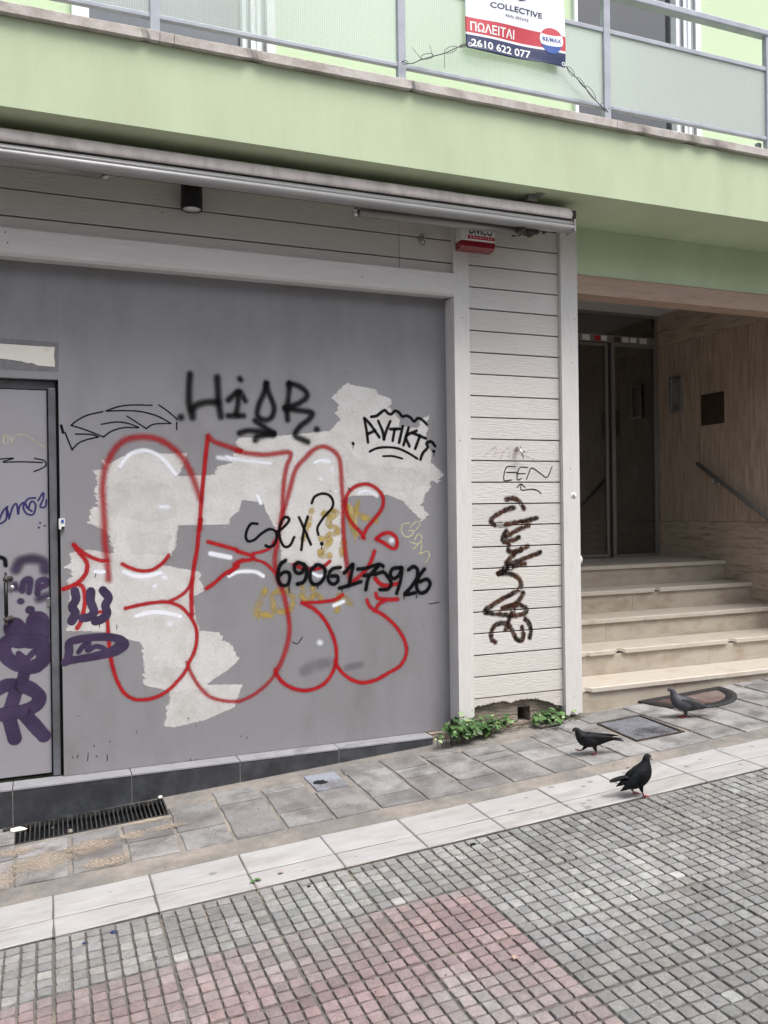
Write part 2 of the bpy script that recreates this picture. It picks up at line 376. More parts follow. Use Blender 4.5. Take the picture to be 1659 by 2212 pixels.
STROKES=[
('red_outline',21,23,[(0.387,1.279),(0.381,1.387),(0.37,1.496),(0.369,1.6),(0.364,1.721),(0.362,1.806),(0.373,1.892),(0.394,1.953),(0.432,2.022),(0.491,2.075),(0.558,2.092),(0.626,2.093),(0.694,2.074),(0.763,2.027),(0.819,1.965),(0.861,1.885),(0.891,1.796),(0.912,1.733)]),
('red_outline',21,7,[(0.962,2.106),(0.949,2.011),(0.937,1.904),(0.927,1.814),(0.914,1.68),(0.904,1.546),(0.911,1.622),(0.898,1.529),(0.888,1.435),(0.87,1.342),(0.857,1.249),(0.851,1.156),(0.852,1.048)]),
('red_outline',20,15,[(0.962,2.106),(1.002,2.073),(1.074,2.049),(1.165,2.019),(1.125,2.027),(1.193,2.009),(1.31,2.001),(1.4,2.012),(1.46,2.017),(1.468,1.993),(1.444,1.934),(1.426,1.856),(1.416,1.759),(1.41,1.661),(1.399,1.583),(1.388,1.535),(1.374,1.448),(1.359,1.37),(1.362,1.302),(1.379,1.234),(1.403,1.174),(1.425,1.085),(1.441,0.996),(1.445,0.918),(1.428,0.831),(1.397,0.745),(1.356,0.671)]),
('red_outline',20,15,[(1.399,1.583),(1.436,1.71),(1.468,1.817),(1.5,1.915),(1.562,1.984),(1.624,2.039),(1.687,2.055),(1.75,2.026),(1.786,1.977),(1.795,1.897),(1.799,1.806),(1.806,1.706),(1.805,1.606),(1.806,1.506),(1.813,1.425),(1.824,1.324),(1.844,1.223)]),
('red_outline',22,8,[(2.014,1.389),(1.986,1.319),(1.941,1.26),(1.865,1.202)]),
('red_outline',19,9,[(1.945,1.477),(1.923,1.513),(1.87,1.565),(1.834,1.626),(1.821,1.696),(1.836,1.756),(1.874,1.796),(1.928,1.818),(1.982,1.818),(2.036,1.791),(2.074,1.744),(2.079,1.693),(2.056,1.643),(2.012,1.592),(1.967,1.542),(1.932,1.482)]),
('red_outline',22,6,[(2.026,1.47),(2.071,1.499),(2.12,1.506),(2.159,1.482),(2.173,1.446),(2.164,1.41),(2.136,1.406),(2.086,1.438),(2.037,1.465)]),
('red_outline',25,6,[(2.017,1.216),(2.055,1.178),(2.104,1.166),(2.177,1.178)]),
('red_outline',23,6,[(2.021,1.119),(2.032,1.09),(2.092,1.077),(2.17,1.075)]),
('red_outline',22,6,[(2.092,1.077),(2.042,1.052),(2.012,1.01)]),
('red_outline',20,7,[(1.958,1.081),(1.976,1.04),(2.014,1.01),(2.069,0.979),(2.145,0.912),(2.2,0.837),(2.227,0.763),(2.221,0.701),(2.18,0.642),(2.107,0.607),(2.019,0.569),(1.931,0.556),(1.856,0.578),(1.793,0.624),(1.751,0.677),(1.741,0.713)]),
('red_outline',18,6,[(1.795,1.125),(1.747,1.096),(1.652,1.085),(1.529,1.087)]),
('red_outline',20,7,[(1.529,1.087),(1.61,1.04),(1.672,0.972),(1.717,0.89),(1.743,0.808),(1.747,0.728),(1.73,0.659),(1.687,0.593),(1.624,0.554),(1.541,0.542),(1.46,0.564),(1.4,0.604),(1.361,0.656),(1.353,0.686)]),
('red_outline',15,10,[(1.356,0.671),(1.331,0.634),(1.26,0.573),(1.172,0.528),(1.094,0.517),(0.969,0.55),(0.904,0.607),(0.859,0.677),(0.832,0.736),(0.821,0.774)]),
('red_outline',17,7,[(0.377,1.09),(0.38,0.999),(0.387,0.89),(0.399,0.799),(0.424,0.706),(0.462,0.63),(0.514,0.589),(0.567,0.579),(0.638,0.586),(0.711,0.621),(0.766,0.671),(0.808,0.719),(0.837,0.782),(0.861,0.827),(0.878,0.891),(0.877,0.967),(0.854,1.024),(0.827,1.063),(0.782,1.108),(0.709,1.135),(0.628,1.135),(0.548,1.125),(0.477,1.111)]),
('red_outline',15,6,[(0.862,1.267),(0.829,1.203),(0.782,1.164),(0.718,1.135)]),
('red_outline',17,6,[(0.463,1.366),(0.507,1.342),(0.559,1.324),(0.622,1.324),(0.671,1.349),(0.704,1.381),(0.724,1.408)]),
('red_outline',21,5,[(0.204,1.483),(0.233,1.437),(0.262,1.4),(0.274,1.364),(0.265,1.32),(0.239,1.285),(0.205,1.26),(0.147,1.238)]),
('red_outline',18,5,[(0.204,1.483),(0.25,1.441),(0.3,1.408),(0.351,1.388),(0.381,1.389)]),
('red_outline',20,5,[(0.205,1.26),(0.239,1.254),(0.255,1.222),(0.259,1.168),(0.25,1.106),(0.232,1.044),(0.215,1.014)]),
('red_outline',15,5,[(0.279,1.077),(0.33,1.097),(0.36,1.1)]),
('red_outline',19,6,[(0.954,1.48),(1.039,1.454),(1.134,1.423),(1.117,1.422),(1.184,1.4),(1.225,1.385),(1.213,1.366),(1.154,1.358),(1.106,1.336),(1.133,1.332),(1.055,1.288),(0.988,1.234),(0.941,1.203)]),
('red_outline',12,4,[(1.074,1.282),(1.133,1.327),(1.116,1.35),(1.164,1.369)]),
('red_outline',14,7,[(1.223,1.402),(1.282,1.412),(1.332,1.434),(1.362,1.477)]),
('red_outline',14,7,[(1.232,1.365),(1.291,1.344),(1.33,1.313),(1.36,1.278)]),
('red_outline',18,6,[(1.476,1.327),(1.532,1.301),(1.614,1.291),(1.676,1.31),(1.713,1.338)]),
('white_highlight',18,10,[(0.46,1.923),(0.481,1.958),(0.523,1.997),(0.574,2.015),(0.625,2.011),(0.676,1.986),(0.718,1.947),(0.769,1.881)]),
('white_highlight',17,11,[(1.019,1.981),(1.11,1.968),(1.067,1.984),(1.163,1.966),(1.339,1.948)]),
('white_highlight',18,14,[(0.68,1.69),(0.723,1.689)]),
('white_highlight',18,10,[(1.623,1.955),(1.665,1.97),(1.717,1.961)]),
('white_highlight',18,11,[(1.916,1.766),(1.96,1.778),(2.003,1.765),(2.036,1.745)]),
('white_highlight',17,10,[(1.257,1.75),(1.276,1.706)]),
('white_highlight',17,10,[(1.076,1.271),(1.124,1.292),(1.183,1.295),(1.241,1.288),(1.285,1.262)]),
('white_highlight',18,10,[(1.598,1.268),(1.644,1.247),(1.707,1.259)]),
('white_highlight',18,10,[(1.736,1.058),(1.799,1.08)]),
('white_highlight',20,15,[(1.658,1.856),(1.663,1.854)]),
('white_highlight',16,16,[(1.732,1.911),(1.737,1.909)]),
('white_highlight',14,16,[(1.756,1.777),(1.762,1.774)]),
('white_highlight',24,15,[(1.638,0.833),(1.643,0.831)]),
('white_highlight',25,16,[(2.131,1.457),(2.136,1.455)]),
('white_highlight',23,9,[(0.967,1.409),(1.038,1.393),(1.085,1.382)]),
('white_highlight',22,8,[(0.471,1.321),(0.533,1.295),(0.603,1.292),(0.675,1.308)]),
('white_highlight',22,8,[(0.538,1.064),(0.601,1.078),(0.672,1.077),(0.735,1.064),(0.785,1.047)]),
('white_highlight',22,8,[(0.316,1.327),(0.359,1.325)]),
('white_highlight',22,14,[(0.693,1.279),(0.698,1.279)]),
('white_highlight',22,14,[(0.638,1.231),(0.643,1.231)]),
('white_highlight',22,14,[(0.721,1.006),(0.726,1.006)]),
('black_spray_letters',25,19,[(0.861,2.469),(0.855,2.393),(0.854,2.304),(0.867,2.251),(0.872,2.215)]),
('black_spray_letters',25,19,[(0.867,2.26),(0.898,2.288),(0.961,2.308),(1.024,2.31)]),
('black_spray_letters',25,19,[(1.021,2.458),(1.025,2.382),(1.028,2.31),(1.04,2.225)]),
('black_spray_letters',25,19,[(0.804,2.213),(0.806,2.214)]),
('black_spray_letters',23,16,[(1.158,2.456),(1.162,2.451)]),
('black_spray_letters',23,16,[(1.086,2.324),(1.12,2.356),(1.154,2.377),(1.189,2.326)]),
('black_spray_letters',23,16,[(1.149,2.372),(1.144,2.305),(1.133,2.242)]),
('black_spray_letters',23,16,[(1.085,2.231),(1.176,2.234)]),
('black_spray_letters',23,16,[(1.321,2.437),(1.306,2.378),(1.275,2.309),(1.262,2.251),(1.279,2.221),(1.318,2.212),(1.353,2.234),(1.367,2.283),(1.355,2.331),(1.331,2.389),(1.321,2.432)]),
('black_spray_letters',23,16,[(1.467,2.443),(1.46,2.364),(1.449,2.286),(1.451,2.216)]),
('black_spray_letters',23,16,[(1.461,2.438),(1.517,2.43),(1.568,2.398),(1.577,2.364),(1.536,2.328),(1.485,2.302),(1.434,2.29)]),
('black_spray_letters',24,16,[(1.439,2.29),(1.515,2.278),(1.586,2.271),(1.612,2.257),(1.586,2.221),(1.534,2.181),(1.503,2.141),(1.502,2.116),(1.543,2.097),(1.579,2.083)]),
('black_spray_letters',24,16,[(1.637,2.163),(1.641,2.162)]),
('black_spray_letters',23,16,[(1.151,2.128),(1.204,2.144),(1.273,2.14),(1.362,2.128)]),
('black_spray_letters',23,16,[(1.249,2.207),(1.293,2.175),(1.362,2.133)]),
('black_spray_letters',23,16,[(1.247,2.087),(1.253,2.104),(1.302,2.117),(1.362,2.123)]),
('black_crown_tag',17,4,[(1.98,2.088),(1.971,2.161),(1.958,2.236)]),
('black_crown_tag',17,4,[(1.958,2.241),(1.998,2.202),(2.058,2.122)]),
('black_crown_tag',17,4,[(1.976,2.139),(2.031,2.164)]),
('black_crown_tag',17,4,[(2.053,2.224),(2.08,2.163),(2.09,2.112)]),
('black_crown_tag',17,4,[(2.09,2.107),(2.108,2.164),(2.136,2.226)]),
('black_crown_tag',18,4,[(2.136,2.175),(2.203,2.179)]),
('black_crown_tag',17,4,[(2.166,2.175),(2.151,2.101)]),
('black_crown_tag',18,4,[(2.223,2.195),(2.196,2.089)]),
('black_crown_tag',18,4,[(2.265,2.188),(2.227,2.074)]),
('black_crown_tag',18,4,[(2.321,2.169),(2.247,2.131),(2.269,2.066)]),
('black_crown_tag',18,4,[(2.298,2.152),(2.387,2.12)]),
('black_crown_tag',18,4,[(2.346,2.138),(2.31,2.052)]),
('black_crown_tag',18,4,[(2.455,2.07),(2.426,2.1),(2.391,2.087),(2.4,2.061),(2.365,2.024),(2.347,1.982)]),
('black_crown_tag',18,3,[(2.005,2.251),(2.043,2.259),(2.071,2.28),(2.099,2.296),(2.12,2.277),(2.143,2.272),(2.171,2.294),(2.199,2.284),(2.221,2.259),(2.249,2.265),(2.277,2.255),(2.305,2.23),(2.334,2.252),(2.368,2.237),(2.396,2.212)]),
('black_crown_tag',15,3,[(1.991,2.029),(2.04,2.05),(2.106,2.058),(2.184,2.052),(2.251,2.027),(2.324,1.987)]),
('black_crown_tag',12,3,[(2.083,2),(2.15,2.001),(2.217,1.986)]),
('black_crown_tag',18,3,[(1.877,2.08),(1.88,2.076)]),
('black_crown_tag',4,2,[(1.879,2.078),(1.878,2.046)]),
('black_crown_tag',19,3,[(2.441,2.037),(2.446,2.036)]),
('black_crown_tag',4,2,[(2.444,2.037),(2.445,2.006)]),
('black_word',15,4,[(1.253,1.581),(1.216,1.582),(1.191,1.549),(1.181,1.506),(1.195,1.477),(1.234,1.485),(1.274,1.518),(1.324,1.546),(1.363,1.535),(1.373,1.496),(1.357,1.453),(1.327,1.439),(1.302,1.448)]),
('black_word',15,4,[(1.383,1.535),(1.414,1.554),(1.449,1.592),(1.45,1.612),(1.425,1.617),(1.399,1.583),(1.388,1.525),(1.397,1.476),(1.422,1.437),(1.457,1.445),(1.483,1.494)]),
('black_word',15,4,[(1.516,1.616),(1.545,1.551),(1.59,1.446)]),
('black_word',15,4,[(1.572,1.62),(1.545,1.531),(1.528,1.414)]),
('black_word',15,4,[(1.599,1.703),(1.62,1.743),(1.672,1.762),(1.719,1.747),(1.74,1.707),(1.729,1.667),(1.681,1.618),(1.644,1.569),(1.633,1.539),(1.64,1.505)]),
('black_word',22,4,[(1.66,1.45),(1.663,1.448)]),
('black_word',4,2,[(1.661,1.449),(1.659,1.415)]),
('black_number_row',20,5,[(1.426,1.353),(1.395,1.33),(1.378,1.282),(1.379,1.234),(1.399,1.203),(1.434,1.202),(1.451,1.24),(1.445,1.275),(1.415,1.281),(1.389,1.262)]),
('black_number_row',21,5,[(1.542,1.325),(1.502,1.336),(1.481,1.307),(1.496,1.273),(1.531,1.276),(1.552,1.315),(1.56,1.265),(1.541,1.217),(1.5,1.204)]),
('black_number_row',21,5,[(1.624,1.317),(1.588,1.284),(1.582,1.234),(1.602,1.199),(1.644,1.202),(1.675,1.24),(1.678,1.29),(1.645,1.316),(1.624,1.317)]),
('black_number_row',21,5,[(1.781,1.296),(1.728,1.288),(1.702,1.249),(1.706,1.209),(1.738,1.193),(1.764,1.212),(1.759,1.242),(1.723,1.243)]),
('black_number_row',21,5,[(1.807,1.26),(1.834,1.284),(1.867,1.313),(1.855,1.253),(1.838,1.183)]),
('black_number_row',21,5,[(1.774,1.166),(1.833,1.178),(1.919,1.2)]),
('black_number_row',21,5,[(1.899,1.281),(1.953,1.284),(2.04,1.301),(1.974,1.228),(1.951,1.148)]),
('black_number_row',21,5,[(1.941,1.237),(2.007,1.245)]),
('black_number_row',21,5,[(2.073,1.293),(2.04,1.304),(2.012,1.246),(2.073,1.254),(2.105,1.222),(2.127,1.18),(2.104,1.145),(2.049,1.143)]),
('black_number_row',22,5,[(2.201,1.28),(2.139,1.272),(2.122,1.232),(2.15,1.21),(2.189,1.239),(2.203,1.278),(2.194,1.198),(2.165,1.115)]),
('black_number_row',22,5,[(2.251,1.263),(2.286,1.282),(2.314,1.26),(2.307,1.203),(2.261,1.143),(2.221,1.104),(2.294,1.11)]),
('black_number_row',22,5,[(2.365,1.263),(2.324,1.213),(2.306,1.151),(2.329,1.109),(2.375,1.117),(2.404,1.163),(2.381,1.195),(2.33,1.181)]),
('black_number_row',4,2,[(1.447,1.201),(1.447,1.152)]),
('black_number_row',4,2,[(2.073,1.285),(2.074,1.252)]),
('black_number_row',4,2,[(2.215,1.104),(2.216,1.073)]),
('black_number_row',4,2,[(2.306,1.11),(2.306,1.077)]),
('black_number_row',4,2,[(1.631,1.203),(1.632,1.173)]),
('black_number_row',4,2,[(1.79,1.165),(1.791,1.14)]),
('black_wing_sketch',14,2,[(0.147,2.149),(0.156,2.111)]),
('black_wing_sketch',7,2,[(0.167,2.111),(0.182,2.069),(0.203,2.014)]),
('black_wing_sketch',7,2,[(0.203,2.017),(0.237,2.053),(0.286,2.075),(0.343,2.089)]),
('black_wing_sketch',7,2,[(0.343,2.091),(0.303,2.103),(0.222,2.104)]),
('black_wing_sketch',7,2,[(0.199,2.152),(0.231,2.18),(0.288,2.212),(0.369,2.234)]),
('black_wing_sketch',7,2,[(0.199,2.152),(0.271,2.13),(0.372,2.09)]),
('black_wing_sketch',7,2,[(0.372,2.091),(0.417,2.125),(0.484,2.146),(0.563,2.147)]),
('black_wing_sketch',7,2,[(0.563,2.15),(0.509,2.17),(0.443,2.177),(0.36,2.162)]),
('black_wing_sketch',7,2,[(0.501,2.212),(0.551,2.18),(0.608,2.142)]),
('black_wing_sketch',7,2,[(0.608,2.145),(0.653,2.17),(0.747,2.177)]),
('black_wing_sketch',7,2,[(0.747,2.177),(0.679,2.214),(0.594,2.238),(0.51,2.244),(0.386,2.238)]),
('black_wing_sketch',7,2,[(0.386,2.238),(0.452,2.264),(0.527,2.277),(0.641,2.279)]),
('black_wing_sketch',7,2,[(0.68,2.282),(0.731,2.247),(0.783,2.202)]),
('black_wing_sketch',7,2,[(0.781,2.184),(0.78,2.142)]),
('purple_tag',44,4,[(0.205,1.224),(0.211,1.178),(0.192,1.136),(0.207,1.098),(0.186,1.054)]),
('purple_tag',45,4,[(0.291,1.218),(0.288,1.166),(0.306,1.103),(0.283,1.075),(0.245,1.069)]),
('purple_tag',45,4,[(0.356,1.221),(0.386,1.176),(0.368,1.135),(0.376,1.09),(0.351,1.06),(0.312,1.047)]),
('purple_tag',41,4,[(0.149,0.828),(0.166,0.835),(0.242,0.843),(0.344,0.853),(0.43,0.869),(0.473,0.902),(0.449,0.936),(0.38,0.954),(0.277,0.957),(0.201,0.948),(0.172,0.933),(0.171,0.888),(0.162,0.84)]),
('purple_tag',25,4,[(0.221,0.88),(0.247,0.914),(0.277,0.93),(0.268,0.886),(0.31,0.905),(0.344,0.898),(0.361,0.883)]),
('purple_tag',27,4,[(0.31,0.86),(0.379,0.873),(0.431,0.905)]),
('purple_tag',27,4,[(0.423,0.933),(0.448,0.904),(0.413,0.879)]),
('door_purple_figure',36,23,[(-0.097,1.354),(-0.072,1.397),(-0.015,1.41),(0.042,1.393),(0.07,1.343)]),
('door_purple_figure',25,9,[(-0.066,1.234),(-0.057,1.286),(-0.025,1.294),(-0.032,1.225)]),
('door_purple_figure',25,9,[(0.011,1.217),(0.02,1.283),(0.057,1.29),(0.065,1.263),(0.028,1.247)]),
('door_purple_figure',23,16,[(-0.102,1.271),(-0.094,1.249)]),
('door_purple_figure',27,23,[(0.019,1.186),(0.068,1.201)]),
('door_purple_figure',30,7,[(-0.076,1.178),(-0.073,1.177)]),
('door_purple_figure',41,7,[(-0.029,1.127),(-0.025,1.126)]),
('door_purple_figure',107,7,[(-0.109,1.035),(-0.082,0.972)]),
('door_purple_figure',119,7,[(0.031,1.057),(0.012,0.974)]),
('door_purple_figure',73,5,[(-0.167,0.925),(-0.146,0.959),(-0.086,0.961),(-0.029,0.952),(0.028,0.942),(0.05,0.891),(0.035,0.839),(-0.023,0.809),(-0.088,0.827),(-0.144,0.867),(-0.168,0.925)]),
('door_purple_figure',30,4,[(-0.089,0.889),(-0.051,0.859),(-0.01,0.894)]),
('door_purple_figure',61,5,[(-0.056,0.803),(-0.073,0.734)]),
('door_purple_figure',71,5,[(-0.21,0.694),(-0.154,0.719),(-0.105,0.715),(-0.041,0.696),(0.011,0.647),(-0.002,0.599),(-0.067,0.571),(-0.14,0.565),(-0.211,0.559)]),
('door_purple_figure',70,5,[(-0.098,0.705),(-0.14,0.574)]),
('door_purple_figure',70,5,[(-0.144,0.548),(-0.115,0.422)]),
('door_purple_figure',71,5,[(-0.075,0.567),(0.049,0.421)]),
('door_blue_scribble',9,2,[(-0.134,1.701),(-0.157,1.676),(-0.181,1.61),(-0.143,1.63),(-0.138,1.693),(-0.127,1.634)]),
('door_blue_scribble',9,2,[(-0.127,1.638),(-0.107,1.7),(-0.088,1.715),(-0.081,1.658),(-0.074,1.7),(-0.049,1.723),(-0.034,1.691)]),
('door_blue_scribble',9,2,[(-0.011,1.674),(-0.027,1.691),(-0.011,1.729),(0.009,1.708),(-0.004,1.657),(-0.039,1.662),(-0.054,1.7),(-0.03,1.742),(0.009,1.748)]),
('door_blue_scribble',9,2,[(0.022,1.733),(0.049,1.776),(0.048,1.741),(0.032,1.699),(0.059,1.699),(0.075,1.736)]),
('door_blue_scribble',9,2,[(0.03,1.609),(0.031,1.608)]),
('door_blue_scribble',9,2,[(0.054,1.593),(0.055,1.592)]),
('door_blue_scribble',9,2,[(0.023,1.583),(0.025,1.582)]),
('door_black_arrow',6,2,[(-0.168,1.962),(-0.1,1.967),(-0.154,1.946),(-0.062,1.948),(0.047,1.945)]),
('door_black_arrow',6,2,[(0.007,1.968),(0.055,1.956),(0.08,1.931),(0.039,1.91),(0.003,1.894)]),
('door_black_arrow',17,7,[(-0.184,1.427),(-0.154,1.413),(-0.148,1.378)]),
('door_white_scribble',4,2,[(-0.156,2.079),(-0.132,2.096),(-0.125,2.067),(-0.137,2.042),(-0.152,2.058),(-0.144,2.087)]),
('door_white_scribble',4,2,[(-0.106,2.065),(-0.083,2.093),(-0.044,2.098),(0.002,2.069),(0.048,2.036),(0.081,2.03)]),
('door_white_scribble',4,2,[(-0.114,2.084),(-0.108,2.046)]),
('yellow_scrawl',31,14,[(1.289,1.179),(1.273,1.122),(1.238,1.037),(1.326,1.023),(1.346,1.041)]),
('yellow_scrawl',31,14,[(1.358,1.157),(1.418,1.168),(1.468,1.122),(1.467,1.073),(1.416,1.037),(1.357,1.06),(1.342,1.119),(1.363,1.156)]),
('yellow_scrawl',32,14,[(1.53,1.178),(1.539,1.108),(1.611,1.124)]),
('yellow_scrawl',32,14,[(1.591,1.175),(1.653,1.102)]),
('yellow_scrawl',32,14,[(1.756,1.027),(1.77,1.116),(1.852,1.062)]),
('yellow_scrawl',31,14,[(1.598,1.659),(1.571,1.56),(1.544,1.482)]),
('yellow_scrawl',32,14,[(1.681,1.638),(1.765,1.645),(1.701,1.578),(1.769,1.527),(1.7,1.498)]),
('yellow_scrawl',32,14,[(1.835,1.681),(1.86,1.575),(1.882,1.504)]),
('yellow_scrawl',33,14,[(1.905,1.7),(1.903,1.624),(2.022,1.59)]),
('yellow_scrawl',32,14,[(1.658,1.479),(1.72,1.468),(1.678,1.419),(1.646,1.38),(1.709,1.368)]),
('yellow_scrawl',32,14,[(1.805,1.456),(1.793,1.376)]),
('yellow_scrawl',7,3,[(1.247,1.037),(1.25,0.998)]),
('yellow_scrawl',7,3,[(1.282,1.035),(1.284,0.986)]),
('yellow_scrawl',7,3,[(1.336,1.022),(1.339,0.993)]),
('yellow_scrawl',7,3,[(1.756,1.037),(1.759,1.007)]),
('yellow_scrawl',7,3,[(1.881,1.544),(1.883,1.453)]),
('yellow_scrawl',7,3,[(1.571,1.551),(1.573,1.501)]),
('yellow_scrawl',7,3,[(1.81,1.425),(1.812,1.345)]),
('yellow_scrawl',7,3,[(1.642,1.123),(1.645,1.083)]),
('cream_scrawl',7,3,[(2.256,1.567),(2.213,1.558),(2.204,1.517),(2.232,1.48),(2.271,1.484),(2.289,1.515),(2.255,1.518)]),
('cream_scrawl',7,3,[(2.267,1.541),(2.313,1.577),(2.335,1.556),(2.3,1.515)]),
('cream_scrawl',7,3,[(2.299,1.458),(2.323,1.494),(2.351,1.472),(2.322,1.431),(2.265,1.443)]),
('cream_scrawl',7,3,[(2.287,1.396),(2.345,1.441),(2.338,1.358)]),
('cream_scrawl',7,3,[(2.327,1.367),(2.39,1.377),(2.401,1.345),(2.371,1.3)]),
('grey_smear',50,30,[(1.533,0.666),(1.605,0.694),(1.689,0.702)]),
('grey_smear',34,14,[(1.82,0.662),(1.911,0.674)]),
('scratch_marks',3,3,[(0.381,0.363),(0.383,0.355)]),
('scratch_marks',4,3,[(0.216,0.525),(0.213,0.521)]),
('scratch_marks',4,3,[(1.171,0.294),(1.171,0.285)]),
('scratch_marks',4,3,[(0.296,0.349),(0.296,0.339)]),
('scratch_marks',4,3,[(0.823,0.447),(0.825,0.442)]),
('scratch_marks',3,3,[(0.18,0.301),(0.183,0.289)]),
('scratch_marks',3,3,[(0.865,0.202),(0.869,0.194)]),
('scratch_marks',2,3,[(1.104,0.185),(1.098,0.181)]),
('scratch_marks',4,3,[(1.138,0.308),(1.135,0.3)]),
('scratch_marks',3,3,[(0.529,0.4),(0.53,0.388)]),
('scratch_marks',4,3,[(0.831,0.204),(0.838,0.193)]),
('scratch_marks',4,3,[(0.307,0.287),(0.312,0.278)]),
('scratch_marks',4,3,[(0.868,0.401),(0.869,0.396)]),
('scratch_marks',4,3,[(0.211,0.3),(0.205,0.29)]),
('scratch_marks',3,3,[(1.601,2.28),(1.604,2.272)]),
('scratch_marks',2,3,[(1.115,1.468),(1.117,1.465)]),
('scratch_marks',4,3,[(2.239,0.756),(2.245,0.752)]),
('scratch_marks',2,3,[(1.156,1.493),(1.153,1.489)]),
('scratch_marks',2,3,[(1.874,2.278),(1.878,2.275)]),
('scratch_marks',3,3,[(2.356,0.905),(2.355,0.9)]),
('scratch_marks',4,3,[(1.909,1.481),(1.91,1.472)]),
('scratch_marks',4,3,[(1.724,1.781),(1.721,1.777)]),
('scratch_marks',4,3,[(2.395,1.609),(2.388,1.604)]),
('scratch_marks',4,3,[(1.835,2.523),(1.837,2.522)]),
('scratch_marks',4,1,[(0.32,1.319),(0.313,1.295)]),
('scratch_marks',4,1,[(0.428,1.019),(0.428,0.996)]),
('scratch_marks',4,1,[(0.264,0.308),(0.261,0.264)]),
('scratch_marks',4,1,[(0.366,0.287),(0.366,0.251)]),
('scratch_marks',4,1,[(0.335,1.029),(0.335,1.011)]),
('scratch_marks',5,3,[(1.464,0.848),(1.494,0.836),(1.526,0.873)]),
('scratch_marks',5,3,[(2.396,1.032),(2.466,1.039)]),
('scratch_marks',5,3,[(1.842,1.796),(1.857,1.776)]),
('brown_tag',27,11,[(2.93,1.714),(2.978,1.722),(3.026,1.701),(3.055,1.667),(3.063,1.65)]),
('brown_tag',27,11,[(2.987,1.659),(2.929,1.643),(2.862,1.615),(2.814,1.582),(2.818,1.553),(2.88,1.544),(2.985,1.554),(3.083,1.569),(3.162,1.585)]),
('brown_tag',27,11,[(3.102,1.539),(3.004,1.504),(2.926,1.463)]),
('brown_tag',27,11,[(2.927,1.505),(2.897,1.456),(2.907,1.431),(2.964,1.437),(3.023,1.457)]),
('brown_tag',27,11,[(2.945,1.404),(2.939,1.367),(2.983,1.361),(3.041,1.376),(3.09,1.396)]),
('brown_tag',27,11,[(3.041,1.376),(2.982,1.345),(2.919,1.288)]),
('brown_tag',27,11,[(3.188,1.351),(3.099,1.324),(3.001,1.294),(2.923,1.263),(2.861,1.22)]),
('brown_tag',27,11,[(3.067,1.274),(3.001,1.268),(2.923,1.246),(2.861,1.22)]),
('brown_tag',26,11,[(2.861,1.22),(2.942,1.216),(3.009,1.188),(3.036,1.141),(3.018,1.108),(2.94,1.07),(2.853,1.033),(2.758,0.984)]),
('brown_tag',27,11,[(3.051,1.081),(3.016,1.032),(2.958,1.002),(2.891,0.989)]),
('brown_tag',26,11,[(2.891,0.985),(2.968,0.997),(3.035,0.998),(3.074,0.974),(3.064,0.946),(2.996,0.933),(2.899,0.943),(2.758,0.967)]),
('brown_tag',27,11,[(2.972,0.976),(2.942,0.919),(2.912,0.842)]),
('brown_tag',27,11,[(2.83,0.764),(2.802,0.787),(2.803,0.836),(2.832,0.876),(2.889,0.889),(2.937,0.869),(2.965,0.826),(2.993,0.773),(3.032,0.762),(3.047,0.795),(3.038,0.85)]),
('brown_tag',27,11,[(3.063,0.905),(3.092,0.876),(3.106,0.825),(3.096,0.779)]),
('marker_tag',6,2,[(3.001,1.933),(2.933,1.928),(2.913,1.844),(2.97,1.844)]),
('marker_tag',6,2,[(2.933,1.895),(3.01,1.895)]),
('marker_tag',6,2,[(3.098,1.929),(3.034,1.924),(3.014,1.849),(3.048,1.853)]),
('marker_tag',6,2,[(3.01,1.886),(3.078,1.887)]),
('marker_tag',6,2,[(3.087,1.849),(3.107,1.891),(3.132,1.925),(3.196,1.891),(3.25,1.862),(3.292,1.934)]),
('marker_tag',6,2,[(3.013,1.794),(3.043,1.817),(3.076,1.794)]),
('marker_tag',6,2,[(3.045,1.815),(3.047,1.777),(3.125,1.781),(3.174,1.772),(3.202,1.751)]),
('faded_pink_tag',7,5,[(2.768,2.006),(2.859,2.065),(2.839,1.998)]),
('faded_pink_tag',7,5,[(2.849,2.023),(2.916,2.032)]),
('faded_pink_tag',7,5,[(2.886,1.99),(2.954,2.066),(2.958,1.999)]),
('faded_pink_tag',7,5,[(2.982,2),(3.003,2.059),(3.051,2.068),(3.012,2.033),(3.148,1.984)]),
('faded_pink_tag',7,5,[(2.993,2.042),(3.099,2.03)]),
]
